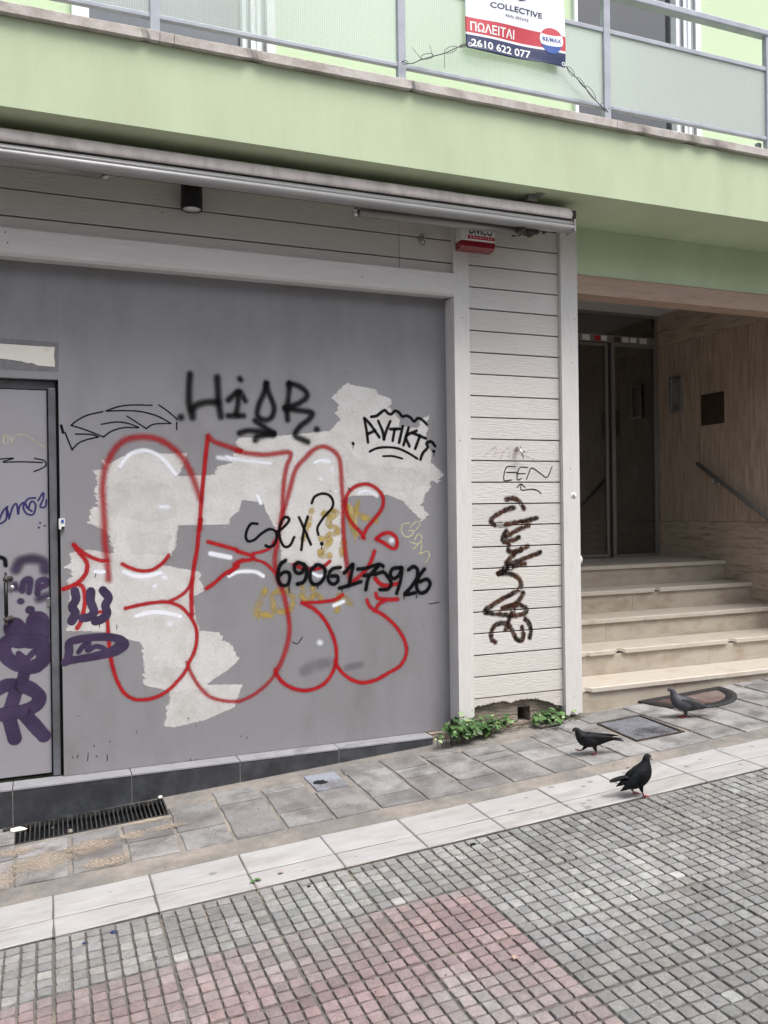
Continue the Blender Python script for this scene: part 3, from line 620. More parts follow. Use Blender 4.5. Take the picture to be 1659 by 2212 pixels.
PATCHES=[
('a',[(0.358,1.963),(0.4,1.94),(0.507,2.006),(0.676,1.999),(0.841,2.005),(0.827,1.947),(0.787,1.867),(0.99,1.877),(1.009,1.922),(1.1,1.95),(1.134,2.095),(1.185,2.092),(1.117,2.099),(1.292,2.107),(1.472,2.125),(1.72,2.155),(1.795,2.232),(1.753,2.266),(1.787,2.312),(1.735,2.365),(1.795,2.422),(1.8,2.432),(1.846,2.464),(1.883,2.449),(2.045,2.427),(2.056,2.402),(2.15,2.37),(2.138,2.318),(2.209,2.228),(2.199,2.192),(2.333,2.19),(2.347,2.242),(2.417,2.275),(2.389,2.107),(2.434,2.025),(2.421,1.962),(2.519,1.884),(2.472,1.824),(2.42,1.847),(2.413,1.794),(2.348,1.685),(2.408,1.617),(2.353,1.576),(2.291,1.629),(2.213,1.713),(2.102,1.752),(1.873,1.746),(1.803,1.724),(1.796,1.556),(1.813,1.275),(1.697,1.284),(1.396,1.35),(1.383,1.516),(1.354,1.555),(1.281,1.711),(1.16,1.727),(1.149,1.664),(1.1,1.627),(1.08,1.58),(1.023,1.552),(1.095,1.582),(0.783,1.582),(0.763,1.434),(0.711,1.44),(0.408,1.44),(0.392,1.522),(0.344,1.575),(0.271,1.602),(0.297,1.696),(0.333,1.695),(0.311,1.807),(0.331,1.815),(0.316,1.901),(0.373,1.909)]),
('a',[(0.183,1.439),(0.284,1.455),(0.395,1.428),(0.404,1.432),(0.422,1.54),(0.779,1.564),(0.745,1.412),(0.667,1.35),(0.721,1.346),(0.905,1.303),(0.926,1.189),(0.865,1.155),(0.882,1.023),(0.9,0.956),(1.022,0.938),(1.04,0.889),(1.078,0.868),(1.106,0.818),(1.136,0.768),(1.086,0.724),(1.009,0.678),(0.933,0.633),(1.152,0.615),(1.132,0.567),(1.102,0.484),(0.93,0.426),(0.735,0.4),(0.681,0.415),(0.696,0.525),(0.719,0.55),(0.709,0.616),(0.559,0.665),(0.574,0.794),(0.562,0.841),(0.558,0.905),(0.501,0.927),(0.363,0.982),(0.312,0.99),(0.152,1.003),(0.178,1.101),(0.171,1.226),(0.16,1.289),(0.189,1.305),(0.18,1.35),(0.144,1.356),(0.182,1.385)]),
('b',[(0.559,0.667),(0.574,0.794),(0.713,0.792),(0.822,0.727),(0.748,0.65)]),
('b',[(0.711,0.607),(0.932,0.614),(1.102,0.484),(0.883,0.417),(0.735,0.4),(0.686,0.419)]),
('b',[(0.475,1.539),(0.607,1.554),(0.742,1.523),(0.722,1.412),(0.508,1.419)]),
('b',[(0.372,1.806),(0.547,1.876),(0.76,1.805),(0.783,1.628),(0.611,1.596),(0.378,1.652)]),
('c',[(1.814,1.696),(1.846,1.701),(1.92,1.639),(1.903,1.594),(1.908,1.544),(1.849,1.555),(1.823,1.616)]),
('b',[(1.793,2.097),(1.941,1.958),(2.318,1.919),(2.408,1.857),(2.258,1.754),(1.982,1.816),(1.832,1.857)]),
]
# ------------------------------------------------------------------ street frame: s along the wall, t towards the wall, h above the sloping ground
TH = R(-0.9); CT, ST = math.cos(TH), math.sin(TH)
def W(s, t, h=0.0):
    x = s * CT - t * ST; y = s * ST + t * CT
    return (x, y, 0.06 * x + h)

def quad_sheet(mb, s0, s1, t0, t1, h):
    mb.add([W(s0, t0, h), W(s1, t0, h), W(s1, t1, h), W(s0, t1, h)], [(0, 1, 2, 3)])

# ground, far below the paving bed
g = MB(); g.add([(x, y, 0.06 * max(-8, min(12, x)) - 0.22) for x, y in ((-60, -60), (-8, -60), (12, -60), (60, -60), (-60, 60), (-8, 60), (12, 60), (60, 60))],
                [(0, 1, 5, 4), (1, 2, 6, 5), (2, 3, 7, 6)])
tag(g.build('ground', M['ground']), kind='structure')

# pavement: mortar bed with a hole for the drain, flagstones laid in it
PIT = (-0.175, 0.655, -0.295, -0.012)
bed = MB()
for q in ((-6, PIT[0], -1.03, 0.5), (PIT[1], 10, -1.03, 0.5), (PIT[0], PIT[1], PIT[3], 0.5), (PIT[0], PIT[1], -1.03, PIT[2])):
    quad_sheet(bed, q[0], q[1], q[2], q[3], -0.004)
pave = tag(bed.build('pavement', M['mortar']), kind='structure')

def slab(mb, s0, s1, t0, t1, top, thick, jit, tone, inset=0.004, seg=0.045):
    """flat stone with a slightly wandering outline"""
    pts = []
    cs = [(s0 + rnd.uniform(-jit, jit), t0 + rnd.uniform(-jit, jit)), (s1 + rnd.uniform(-jit, jit), t0 + rnd.uniform(-jit, jit)),
          (s1 + rnd.uniform(-jit, jit), t1 + rnd.uniform(-jit, jit)), (s0 + rnd.uniform(-jit, jit), t1 + rnd.uniform(-jit, jit))]
    for i in range(4):
        a, b = cs[i], cs[(i + 1) % 4]
        n = max(2, int(math.hypot(b[0] - a[0], b[1] - a[1]) / seg))
        for k in range(n):
            f = k / n
            e = jit * 0.35 if k else 0
            pts.append((a[0] + (b[0] - a[0]) * f + rnd.uniform(-e, e), a[1] + (b[1] - a[1]) * f + rnd.uniform(-e, e)))
    n = len(pts)
    cx = sum(p[0] for p in pts) / n; cy = sum(p[1] for p in pts) / n
    def ins(p, d):
        l = math.hypot(p[0] - cx, p[1] - cy)
        return (p[0] - (p[0] - cx) / l * d, p[1] - (p[1] - cy) / l * d)
    tilt = (rnd.uniform(-1, 1) * 0.004, rnd.uniform(-1, 1) * 0.004)
    H = lambda p: top + tilt[0] * (p[0] - cx) + tilt[1] * (p[1] - cy)
    v = [W(p[0], p[1], top - thick) for p in pts] + [W(p[0], p[1], H(p) - 0.003) for p in pts]
    q = [ins(p, inset) for p in pts]
    v += [W(p[0], p[1], H(p)) for p in q]
    fs = []
    for r in range(2):
        for i in range(n):
            a = r * n + i; b = r * n + (i + 1) % n
            fs.append((a, b, b + n, a + n))
    fs.append(tuple(range(2 * n, 3 * n)))
    b = mb.add(v, fs)
    mb.c.setdefault('t', [])
    mb.c['t'] += [(tone[0], tone[1], tone[2], 1)] * len(v)

fl = MB()
def tone(v=0.15, base=1.0, tint=0.02):
    k = base * (1 + rnd.uniform(-v, v))
    return (k * (1 + rnd.uniform(-tint, tint)), k, k * (1 + rnd.uniform(-tint, tint)))
colb = [-1.37, -1.11, -0.86, -0.60, -0.35, -0.10, 0.15, 0.40, 0.652, 0.907, 1.165, 1.418, 1.67, 1.93, 2.18, 2.435, 2.70, 2.94, 3.20, 3.42]
splits = {0.40: [-0.84, -0.60, -0.34], 0.652: [-0.84, -0.60, -0.36, -0.21], 0.907: [-0.84, -0.34, -0.20, -0.09], 1.165: [-0.84, -0.62, -0.30, -0.20], 1.418: [-0.84, -0.42, -0.11],
          1.67: [-0.84, -0.66, -0.23, -0.09], 1.93: [-0.85, -0.49, -0.32, -0.08], 2.18: [-0.85, -0.68, -0.22, -0.13], 2.435: [-0.86, -0.46, -0.35, -0.21], 2.70: [-0.86, -0.62, -0.42, -0.22],
          2.94: [-0.86, -0.46, -0.17], 3.20: [-0.86, -0.62, -0.28, 0.0]}
for a, b in zip(colb, colb[1:]):
    sp = splits.get(a)
    if sp is None:
        sp = [-0.84]
        top = -0.34 if a > -0.3 else -0.08
        while sp[-1] < top - 0.3: sp.append(sp[-1] + rnd.uniform(0.2, 0.36))
        sp.append(top)
    for t0, t1 in zip(sp, sp[1:]):
        if abs(a - 1.418) < 0.01 and t1 > -0.2: continue      # the bluish patch is a thing of its own
        slab(fl, a + 0.011, b - 0.011, t0 + 0.008, t1 - 0.008, 0.003 + rnd.uniform(-0.001, 0.002), 0.02, 0.006, tone(0.22, 1.0 if a < 2.4 else 1.08))
slab(fl, 3.42, 3.80, -0.86, -0.665, 0.003, 0.02, 0.006, tone(base=1.05)); slab(fl, 3.44, 3.82, -0.165, 0.03, 0.003, 0.02, 0.006, tone(base=0.95))
for a, b, sp in ((3.83, 4.08, [-0.86, -0.66, -0.30, 0.04]), (4.09, 4.34, [-0.86, -0.42, -0.32, 0.08]), (4.35, 4.60, [-0.86, -0.62, -0.24, 0.08]), (4.61, 4.88, [-0.86, -0.48, -0.14, 0.1]), (4.89, 5.15, [-0.86, -0.66, -0.36, 0.0, 0.1]),
                 (5.16, 5.42, [-0.86, -0.5, -0.1, 0.1]), (5.43, 5.7, [-0.86, -0.6, -0.2, 0.1]), (5.71, 6.0, [-0.86, -0.45, 0.1]), (6.01, 6.3, [-0.86, -0.6, -0.2, 0.12])):
    for t0, t1 in zip(sp, sp[1:]):
        slab(fl, a + 0.008, b - 0.008, t0 + 0.007, t1 - 0.007, 0.003 + rnd.uniform(-0.001, 0.002), 0.02, 0.006, tone(0.25, 1.1))
tag(fl.build('flagstones', M['flag'], pave), kind='structure')

# white marble kerb band in two rows
kb = MB()
k = 0.07 - 0.4025 * 6
while k < 8:
    slab(kb, k + 0.004, k + 0.4025 - 0.004, -1.244, -1.022 + rnd.uniform(-0.012, 0.006), 0.005, 0.03, 0.003, tone(0.05, 1.0, 0.01), 0.004)
    slab(kb, k + 0.004, k + 0.4025 - 0.004, -1.405, -1.257, 0.005, 0.03, 0.003, tone(0.05, 1.0, 0.01), 0.004)
    k += 0.4025
kerb = tag(kb.build('kerb', M['kerb']), kind='structure')
kj = MB(); quad_sheet(kj, -6, 10, -1.409, -1.016, 0.0005)
tag(kj.build('kerb_joints', M['grout'], kerb), kind='structure')
gm = MB()
for (s_, t_, r_) in ((0.73, -1.17, 0.018), (0.30, -1.12, 0.006), (2.22, -1.22, 0.017), (2.56, -1.05, 0.018), (2.71, -1.13, 0.015), (2.78, -1.09, 0.017), (2.62, -1.31, 0.014), (2.57, -1.33, 0.016), (2.55, -1.36, 0.009), (2.56, -1.385, 0.02),
                     (2.72, -1.37, 0.009), (3.36, -1.17, 0.016), (3.24, -1.02, 0.024), (3.10, -1.0, 0.013), (3.50, -1.12, 0.012), (3.02, -1.08, 0.022), (2.26, -1.36, 0.006), (2.37, -1.11, 0.012), (3.62, -1.30, 0.012), (3.9, -1.1, 0.014), (4.1, -1.3, 0.015), (1.35, -1.33, 0.006), (1.85, -1.1, 0.007), (2.33, -1.32, 0.008), (2.49, -1.3, 0.008), (1.1, -1.35, 0.007), (4.4, -1.15, 0.013), (3.72, -1.05, 0.012)):
    n = 10; pts = []
    for i in range(n):
        a = 2 * math.pi * i / n; rr = r_ * rnd.uniform(0.8, 1.15)
        pts.append(W(s_ + rr * math.cos(a) * 1.1, t_ + rr * math.sin(a) * 0.85, 0.0062))
    gm.add(pts, [tuple(range(n))])
tag(gm.build('gum_spots', M['gum'], kerb), kind='structure')

# street of embossed block tiles, 7 x 7 blocks each
st = MB(); quad_sheet(st, -6, 10, -7.5, -1.03, -0.010)
street = tag(st.build('street', M['grout']), kind='structure')
tl = MB(); tl.c['t'] = []
PS, PT = 0.4025, 0.4225
for i in range(-3, 16):
    for j in range(0, 8):
        s0 = 0.07 + PS * i; t0 = -1.412 - PT * j
        if s0 > 6.3: continue
        tl_tone = rnd.uniform(0.92, 1.07)
        pink = s0 < 1.6 and j >= 1
        base = (0.27, 0.2, 0.2) if pink else (0.236, 0.235, 0.229)
        tw = rnd.uniform(-0.003, 0.003)
        for a in range(7):
            for b in range(7):
                cs_ = s0 + 0.003 + (a + 0.5) * (PS - 0.006) / 7; ct_ = t0 - 0.0045 - (b + 0.5) * (PT - 0.009) / 7
                hx = (PS - 0.006) / 14 - 0.0034 + rnd.uniform(-0.0014, 0.001); hy = (PT - 0.009) / 14 - 0.0034 + rnd.uniform(-0.0014, 0.001)
                kk = tl_tone * (1 + rnd.uniform(-0.2, 0.17)) * (1.4 if rnd.random() < 0.015 else 1)
                dirt = 1 + 0.24 * mnoise.noise(Vector((cs_ * 1.7, ct_ * 1.7, 4))) + 0.12 * mnoise.noise(Vector((cs_ * 6, ct_ * 6, 8)))
                kk *= dirt
                if pink:
                    f_ = min(1, max(0.15, 0.62 + 0.9 * mnoise.noise(Vector((cs_ * 2.2, ct_ * 2.2, 1.5))) + rnd.uniform(-0.2, 0.2)))
                    base = (0.258, 0.245 - 0.052 * f_, 0.241 - 0.047 * f_)
                tt = (base[0] * kk * (1 + rnd.uniform(-.03, .03)), base[1] * kk, base[2] * kk * (1 + rnd.uniform(-.03, .03)), 1)
                top = rnd.uniform(-0.0012, 0.0012)
                vs = []
                for (sc, h) in ((1.0, -0.012), (0.985, -0.003), (0.925, top - 0.0002)):
                    for (ux, uy) in ((-1, -.82), (-.82, -1), (.82, -1), (1, -.82), (1, .82), (.82, 1), (-.82, 1), (-1, .82)):
                        e = 0.0013
                        vs.append(W(cs_ + ux * hx * sc + rnd.uniform(-e, e), ct_ + uy * hy * sc + rnd.uniform(-e, e) + tw * (a - 3) * 0.3, h + (rnd.uniform(-e, e) * 0.8 if sc < 0.95 else 0)))
                vs.append(W(cs_, ct_, top + 0.0012))
                fs = []
                for r_ in range(2):
                    for q in range(8):
                        A = r_ * 8 + q; B = r_ * 8 + (q + 1) % 8
                        fs.append((A, A + 8, B + 8, B))
                for q in range(8): fs.append((16 + q, 24, 16 + (q + 1) % 8))
                tl.add(vs, [f[::-1] for f in fs], 0, False)
                tl.c['t'] += [tt] * len(vs)
tag(tl.build('tile_blocks', M['tile'], street), kind='structure')

# ------------------------------------------------------------------ the house
house = thing('apartment_building', (2.0, 0.3, 0.0), 'pale green rendered building with balcony above a shopfront and marble entrance', 'building')
m = MB()
m.box((-4, -0.55, 3.60), (9, -0.35, 4.03)); m.box((-4, -0.35, 3.60), (9, 0.19, 4.0)); m.box((-4, 0.19, 3.66), (9, 8, 4.0))
m.build('balcony_slab', M['green'], house)
m = MB()
n_ = 420
def wob(x, j):
    if j == 1:
        c = mnoise.noise(Vector((x * 9, 0, 3))) * 0.003
        for cx, w_ in ((0.55, 0.03), (1.10, 0.05), (3.62, 0.06), (4.02, 0.08), (4.22, 0.1), (2.02, 0.03)):
            if abs(x - cx) < w_: c += 0.012 * (1 - abs(x - cx) / w_)
        return (c, c * 0.8)
    return (mnoise.noise(Vector((x * 7, j, 1))) * 0.0015, mnoise.noise(Vector((x * 3, j * 5, 9))) * 0.0015)
segs = [-4, -1.3, 0.62, 0.69, 2.02, 3.42, 4.9, 6.3, 9]
for a, b in zip(segs, segs[1:]):
    m.extr_x([(-0.30, 4.032), (-0.586, 4.032), (-0.588, 4.078), (-0.583, 4.082), (-0.30, 4.082)][::-1], a + 0.0015, b - 0.0015, 0, False, max(4, int((b - a) / 0.02)), lambda x, j: wob(x, {0: 4, 1: 3, 2: 2, 3: 1, 4: 0}[j]))
m.build('coping', M['coping'], house)
m = MB()
for a, b in ((-4, 0.25), (1.51, 3.855), (5.08, 9)): m.box((a, 0.5, 4.0), (b, 0.75, 6.3))
m.box((-4, 0.5, 6.3), (9, 0.75, 7.0))
m.build('upper_wall', M['green_wall'], house)
def win(x0, x1, fl_, fr_):
    m = MB()
    m.box((x0, 0.47, 4.0), (x0 + fl_, 0.6, 6.3), 0.003); m.box((x1 - fr_, 0.47, 4.0), (x1, 0.6, 6.3), 0.003)
    for d in (0.22, 0.52, 0.75):
        if fr_ > 0.15: m.box((x1 - fr_ * d - 0.012, 0.455, 4.0), (x1 - fr_ * d + 0.012, 0.47, 6.3), 0.002)
    m.box((x0 + fl_, 0.50, 4.0), (x1 - fr_, 0.58, 4.06), 0.003); m.box((x0 + fl_, 0.50, 6.22), (x1 - fr_, 0.58, 6.3), 0.003)
    w = m.build('window', M['upvc'], house)
    m = MB(); m.box((x0 + fl_, 0.535, 4.06), (x1 - fr_, 0.545, 6.22)); m.build('pane', M['glass_win'], w)
    m = MB()
    for d in (0.80, 0.35): m.box((x1 - fr_ * d - 0.008, 0.452, 4.0), (x1 - fr_ * d + 0.008, 0.457, 6.3))
    if fr_ > 0.15: m.build('seal', M['jamb'], w)
    m = MB()
    n = 60
    vs = [];
    for i in range(n + 1):
        x = x0 + (x1 - x0) * i / n
        y = 0.70 + 0.018 * math.sin(i * 0.9) + 0.01 * math.sin(i * 0.37)
        vs += [(x, y, 4.0), (x, y, 6.3)]
    m.add(vs, [(2 * i, 2 * i + 2, 2 * i + 3, 2 * i + 1) for i in range(n)], 0, True)
    m.add([(x0, 0.9, 4.0), (x1, 0.9, 4.0), (x1, 0.9, 6.3), (x0, 0.9, 6.3)], [(0, 1, 2, 3)])
    m.build('curtain', M['curtain'], w)
win(0.25, 1.51, 0.10, 0.22); win(3.855, 5.08, 0.03, 0.255)
m = MB(); m.box((-4, 0.2, -0.4), (3.40, 0.4, 3.60)); m.box((6.3, 0.0, -0.2), (9, 0.4, 3.6)); m.build('ground_floor_wall', M['green'], house)
m = MB(); m.box((3.50, 0.0, 3.275), (6.3, 0.19, 3.599)); m.build('entrance_beam', M['green'], house)
m = MB()
m.extr_x([(0.15, 3.14), (-0.012, 3.14), (-0.014, 3.262), (-0.006, 3.274), (0.15, 3.274)][::-1], 3.496, 6.3, 0, False, 140,
         lambda x, j: (mnoise.noise(Vector((x * 14, j, 2))) * 0.002, mnoise.noise(Vector((x * 11, j, 7))) * 0.0025 if j in (0, 1, 2) else 0))
m.build('entrance_lintel', M['lintel'], house)
m = MB(); m.box((3.5, 0.19, 3.645), (6.1, 7.0, 3.659)); m.build('entrance_ceiling', M['ceil'], house)
# travertine side walls, slab by slab with open joints
m = MB(); m.box((6.104, 0.0, -0.2), (6.3, 7.0, 3.66)); m.box((3.40, 0.1, -0.2), (3.496, 7.0, 3.66)); m.build('side_wall_core', M['hall'], house)
for (y0, y1) in ((0.0, 0.9), (0.903, 1.8), (1.803, 2.7), (2.703, 3.6)):
    m = MB(); m.box((6.08, y0, 0.1), (6.104, y1, 1.494), 0.0015); m.build('dado_slab', M['trav_h'], house)
for (y0, y1) in ((0.0, 0.376), (0.379, 1.0), (1.003, 1.627), (1.631, 2.25), (2.253, 2.87), (2.873, 3.6)):
    m = MB(); m.box((6.085, y0, 1.4965), (6.104, y1, 3.308), 0.0015); m.build('wall_slab', M['trav_v'], house)
m = MB(); m.box((6.082, 0.0, 3.311), (6.104, 3.6, 3.644), 0.0015); m.build('frieze_slab', M['trav_h'], house)
m = MB(); m.box((3.5, 6.9, 1.1), (6.1, 7.0, 3.65)); m.box((3.5, 2.3, 1.05), (6.1, 6.9, 1.128)); m.build('hall_interior', M['hall'], house)
m = MB()
m.box((2.37, 0.055, -0.2), (2.56, 0.19, 0.19)); m.box((2.56, 0.032, -0.2), (3.014, 0.19, 0.5)); m.box((3.112, 0.032, -0.2), (3.359, 0.19, 0.5)); m.box((3.014, 0.032, 0.306), (3.112, 0.19, 0.5)); m.box((3.014, 0.032, -0.2), (3.112, 0.19, 0.205)); m.box((3.0, 0.185, 0.1), (3.2, 0.195, 0.5))
m.build('masonry_base', M['brick'], house)

# ------------------------------------------------------------------ the shopfront of grey sheet metal with its door and stone plinth
shop = thing('shopfront', (1.2, 0.1, 0.19), 'grey metal shopfront wall covered in spray paint beside white boarding', 'shopfront')
m = MB()
m.box((0.135, 0.10, 0.194), (2.545, 0.15, 3.06)); m.box((-4, 0.10, 2.405), (0.1345, 0.1495, 3.06)); m.box((-4, 0.10, 0.194), (-0.95, 0.1495, 2.4045))
panel = m.build('panel', M['panel'], shop)
ch = 0
pl_ = M['plinth']
bx = [-4, -2.0, -1.35, -0.74, -0.126, 0.488, 1.103, 1.72, 2.36]
m = MB(); m2 = MB()
for a, b in zip(bx, bx[1:]):
    m.box((a + 0.002, -0.010, -0.4), (b - 0.002, 0.10, 0.1795), 0.0015); m2.box((a + 0.002, -0.013, 0.180), (b - 0.002, 0.13, 0.1915), 0.002)
plinth = m.build('plinth', M['plinth'], shop); m2.build('ledge', M['ledge'], plinth)
m = MB(); m.box((-4, -0.008, -0.4), (2.355, 0.09, 0.178)); m.build('joint_filler', M['mortar'], plinth)
# door
m = MB(); m.box((-0.88, 0.14, 0.21), (0.074, 0.185, 2.347), 0.004)
door = m.build('door', M['door'], shop)
m = MB()
m.box((0.080, 0.118, 0.196), (0.120, 0.19, 2.36), 0.005); m.box((-0.95, 0.150, 2.352), (0.120, 0.19, 2.40), 0.004); m.box((-0.93, 0.118, 0.196), (-0.885, 0.19, 2.36), 0.005)
m.build('door_frame', M['jamb'], door)
m = MB(); m.box((0.076, 0.16, 0.21), (0.134, 0.195, 2.40)); m.box((-0.95, 0.186, 0.19), (0.13, 0.196, 2.404)); m.build('door_recess', M['dark_gap'], door)
m = MB()
xh = -0.147
m.tube([(xh, 0.085, 1.07), (xh, 0.085, 1.33)], 0.008, 10)
m.tube([(xh, 0.085, 1.11), (xh, 0.085, 1.29)], 0.0105, 10, 1)
for z in (1.087, 1.306):
    m.tube([(xh, 0.085, z - 0.012), (xh, 0.085, z - 0.004), (xh, 0.085, z + 0.004), (xh, 0.085, z + 0.012)], [0.010, 0.015, 0.015, 0.010], 12)
    m.tube([(xh, 0.085, z), (xh + 0.015, 0.11, z), (xh + 0.022, 0.139, z)], [0.008, 0.009, 0.012], 10); m.tube([(xh + 0.022, 0.130, z), (xh + 0.022, 0.1395, z)], 0.016, 12)
for z in (1.063, 1.337): m.tube([(xh, 0.085, z - 0.008), (xh, 0.085, z), (xh, 0.085, z + 0.008)], [0.004, 0.008, 0.004], 10)
m.build('handle', [M['dark_metal'], M['black']], door)
m = MB(); m.tube([(-0.118, 0.13, 1.255), (-0.118, 0.1395, 1.255)], 0.014, 14); m.build('lock_cylinder', M['chrome'], door)
m = MB(); m.box((0.060, 0.134, 1.14), (0.078, 0.1395, 1.19), 0.002); m.build('lock', M['chrome'], door)

# spray paint, brushed-out patches and marker scrawls
def smooth_line(P, step=0.006):
    if len(P) < 3: ctrl = [P[0], *P, P[-1]]
    else: ctrl = [(2 * P[0][0] - P[1][0], 2 * P[0][1] - P[1][1]), *P, (2 * P[-1][0] - P[-2][0], 2 * P[-1][1] - P[-2][1])]
    out = []
    for i in range(1, len(ctrl) - 2):
        p0, p1, p2, p3 = ctrl[i - 1:i + 3]
        l = math.hypot(p2[0] - p1[0], p2[1] - p1[1])
        n = max(1, int(l / step))
        for k in range(n):
            t = k / n
            f = lambda a, b, c, d: 0.5 * (2 * b + (c - a) * t + (2 * a - 5 * b + 4 * c - d) * t * t + (3 * b - a - 3 * c + d) * t ** 3)
            out.append((f(p0[0], p1[0], p2[0], p3[0]), f(p0[1], p1[1], p2[1], p3[1])))
    out.append(ctrl[-2])
    return out

def stroke(mb, P, w, soft, y, gaps=None, pk=None):
    if pk is None: pk = 0.82 if soft > w * 0.6 else 1.0
    """soft-edged ribbon lying on the wall plane y, facing the street; a = opacity"""
    mb.c.setdefault('a', [])
    L = smooth_line(P)
    hi = max(w / 2 - soft * 0.35, w * 0.12); ho = w / 2 + soft
    n = len(L)
    rows = []
    def av(x, z, a, yy):
        mb.v.append((x, yy, z)); mb.c['a'].append((a, a, a, 1)); return len(mb.v) - 1
    def face(ids):
        if gaps:
            zc = sum(mb.v[i][2] for i in ids) / len(ids)
            if any(abs(zc - q) < 0.0032 for q in gaps): return
        mb.f.append(ids); mb.m.append(0); mb.sm.append(False)
    dirs = []
    for i in range(n):
        a = L[max(i - 1, 0)]; b = L[min(i + 1, n - 1)]
        d = Vector((b[0] - a[0], b[1] - a[1]))
        dirs.append(d.normalized() if d.length > 1e-9 else Vector((1, 0)))
    for i, (x, z) in enumerate(L):
        d = dirs[i]; nx, nz = -d.y, d.x
        k = 1 + 0.10 * mnoise.noise(Vector((x * 25, z * 25, w * 100)))
        yy = y - i * 3e-7
        rows.append([av(x + nx * o * k, z + nz * o * k, a, yy) for o, a in ((-ho, 0), (-hi, pk), (hi, pk), (ho, 0))])
    for i in range(n - 1):
        for j in range(3): face((rows[i][j], rows[i + 1][j], rows[i + 1][j + 1], rows[i][j + 1]))
    for end in (0, n - 1):
        x, z = L[end]; d = dirs[end] * (-1 if end == 0 else 1)
        nn = Vector((-d.y, d.x)); yy = y - (end + 2) * 3e-7
        c = av(x, z, pk, yy); ri = []; ro = []
        for q in range(9):
            t = math.pi * (q / 8 - 0.5)
            v = d * math.cos(t) + nn * math.sin(t)
            ri.append(av(x + v.x * hi, z + v.y * hi, pk, yy)); ro.append(av(x + v.x * ho, z + v.y * ho, 0, yy))
        for q in range(8):
            face((c, ri[q], ri[q + 1])); face((ri[q], ro[q], ro[q + 1], ri[q + 1]))

def patch(mb, pts, y, alpha=1.0):
    """brushed-out area filled in horizontal brush-wide strips, so its sides are ragged"""
    mb.c.setdefault('a', [])
    z0 = min(p[1] for p in pts); z1 = max(p[1] for p in pts)
    n = len(pts); H = 0.0045; z = z0; r = random.Random(int(z0 * 1000))
    ph = 0
    while z < z1:
        zm = z + H / 2
        xs = []
        for i in range(n):
            (xa, za), (xb, zb) = pts[i], pts[(i + 1) % n]
            if (za <= zm) != (zb <= zm): xs.append(xa + (xb - xa) * (zm - za) / (zb - za))
        xs.sort()
        for xa, xb in zip(xs[::2], xs[1::2]):
            def j(q):
                c = z / 0.034 + 0.5 * mnoise.noise(Vector((q, z * 9, 2)))
                k_ = math.floor(c + q)
                return 0.010 * mnoise.noise(Vector((q * 3, z * 22, 1))) + (c + q - k_ - 0.5) * 0.030 * abs(mnoise.noise(Vector((k_ * 1.37, q, 5))) + 0.25) + r.uniform(-0.0025, 0.0025)
            xa -= j(round(xa * 2) / 2); xb += j(round(xb * 2) / 2 + 7)
            f = min(0.012, max(0.001, (xb - xa) * 0.3)) * r.uniform(0.2, 1)
            if xb - xa < 0.003: continue
            g = min(0.010, (xb - xa) * 0.3) * r.uniform(0.2, 1)
            q = len(mb.v)
            for zz in (z, z + H):
                for x, al in ((xa, 0), (xa + f, alpha), (xb - g, alpha), (xb, 0)):
                    mb.v.append((x, y, zz)); mb.c['a'].append((al, al, al, 1))
            for k in range(3):
                mb.f.append((q + k, q + k + 1, q + k + 5, q + k + 4)); mb.m.append(0); mb.sm.append(False)
        z += H

PM = {
 'a': paint_mat('buff_patch_paint', (198, 197, 196), 0.12, 0.6, 60, c2=(188, 186, 183)),
 'b': paint_mat('paler_patch_paint', (208, 207, 206), 0.5, 0.6, 25, c2=(196, 194, 191), op=0.3),
 'c': paint_mat('yellowed_patch_paint', (196, 176, 120), 0.5, 0.6, 30, op=0.8),
 'red': paint_mat('red_spray', (160, 24, 32), 0.45, 0.5, 300, c2=(170, 34, 38)),
 'white': paint_mat('white_spray', (244, 246, 254), 0.12, 0.6, 260, op=0.78, c2=(236, 239, 248)),
 'black': paint_mat('black_spray', (14, 14, 16), 0.25, 0.5, 300),
 'marker': paint_mat('black_marker', (22, 24, 27), 0.2, 0.35, 200),
 'purple': paint_mat('purple_spray', (60, 50, 73), 0.12, 0.5, 200, c2=(70, 58, 85)),
 'blue': paint_mat('blue_marker', (58, 55, 105), 0.2, 0.4, 200),
 'yellow': paint_mat('faded_yellow_spray', (182, 158, 84), 0.9, 0.6, 22, op=0.72),
 'cream': paint_mat('cream_marker', (205, 198, 165), 0.5, 0.6, 120, op=0.85),
 'smear': paint_mat('grey_smear', (100, 101, 109), 0.3, 0.6, 12, op=0.32),
 'scratch': paint_mat('dark_scratch', (40, 40, 44), 0.4, 0.6, 120),
 'brown': paint_mat('brown_black_spray', (24, 19, 18), 0.40, 0.4, 40, c2=(84, 54, 40), op=0.97),
 'pink': paint_mat('faded_pink_marker', (205, 178, 176), 0.6, 0.6, 60, op=0.5),
}
PLAB = [('beige brushed-over area behind the upper half of the red letters'), ('beige brushed-over area behind the lower left red letter'), 'paler second coat at the lower left', 'paler second coat at the bottom of the beige area',
        'paler second coat in the middle of the left red letter', 'paler second coat at the top of the left red letter', 'small yellowed patch beside the faded yellow letters', 'paler second coat under the black crown letters']
for k, (kind, pts) in enumerate(PATCHES):
    m = MB(); patch(m, pts, 0.0998 - k * 0.00003, {'a': 1.0, 'b': 0.7, 'c': 1.0}[kind])
    o = m.build('paint_patch', PM[kind], panel); o['label'] = PLAB[k]

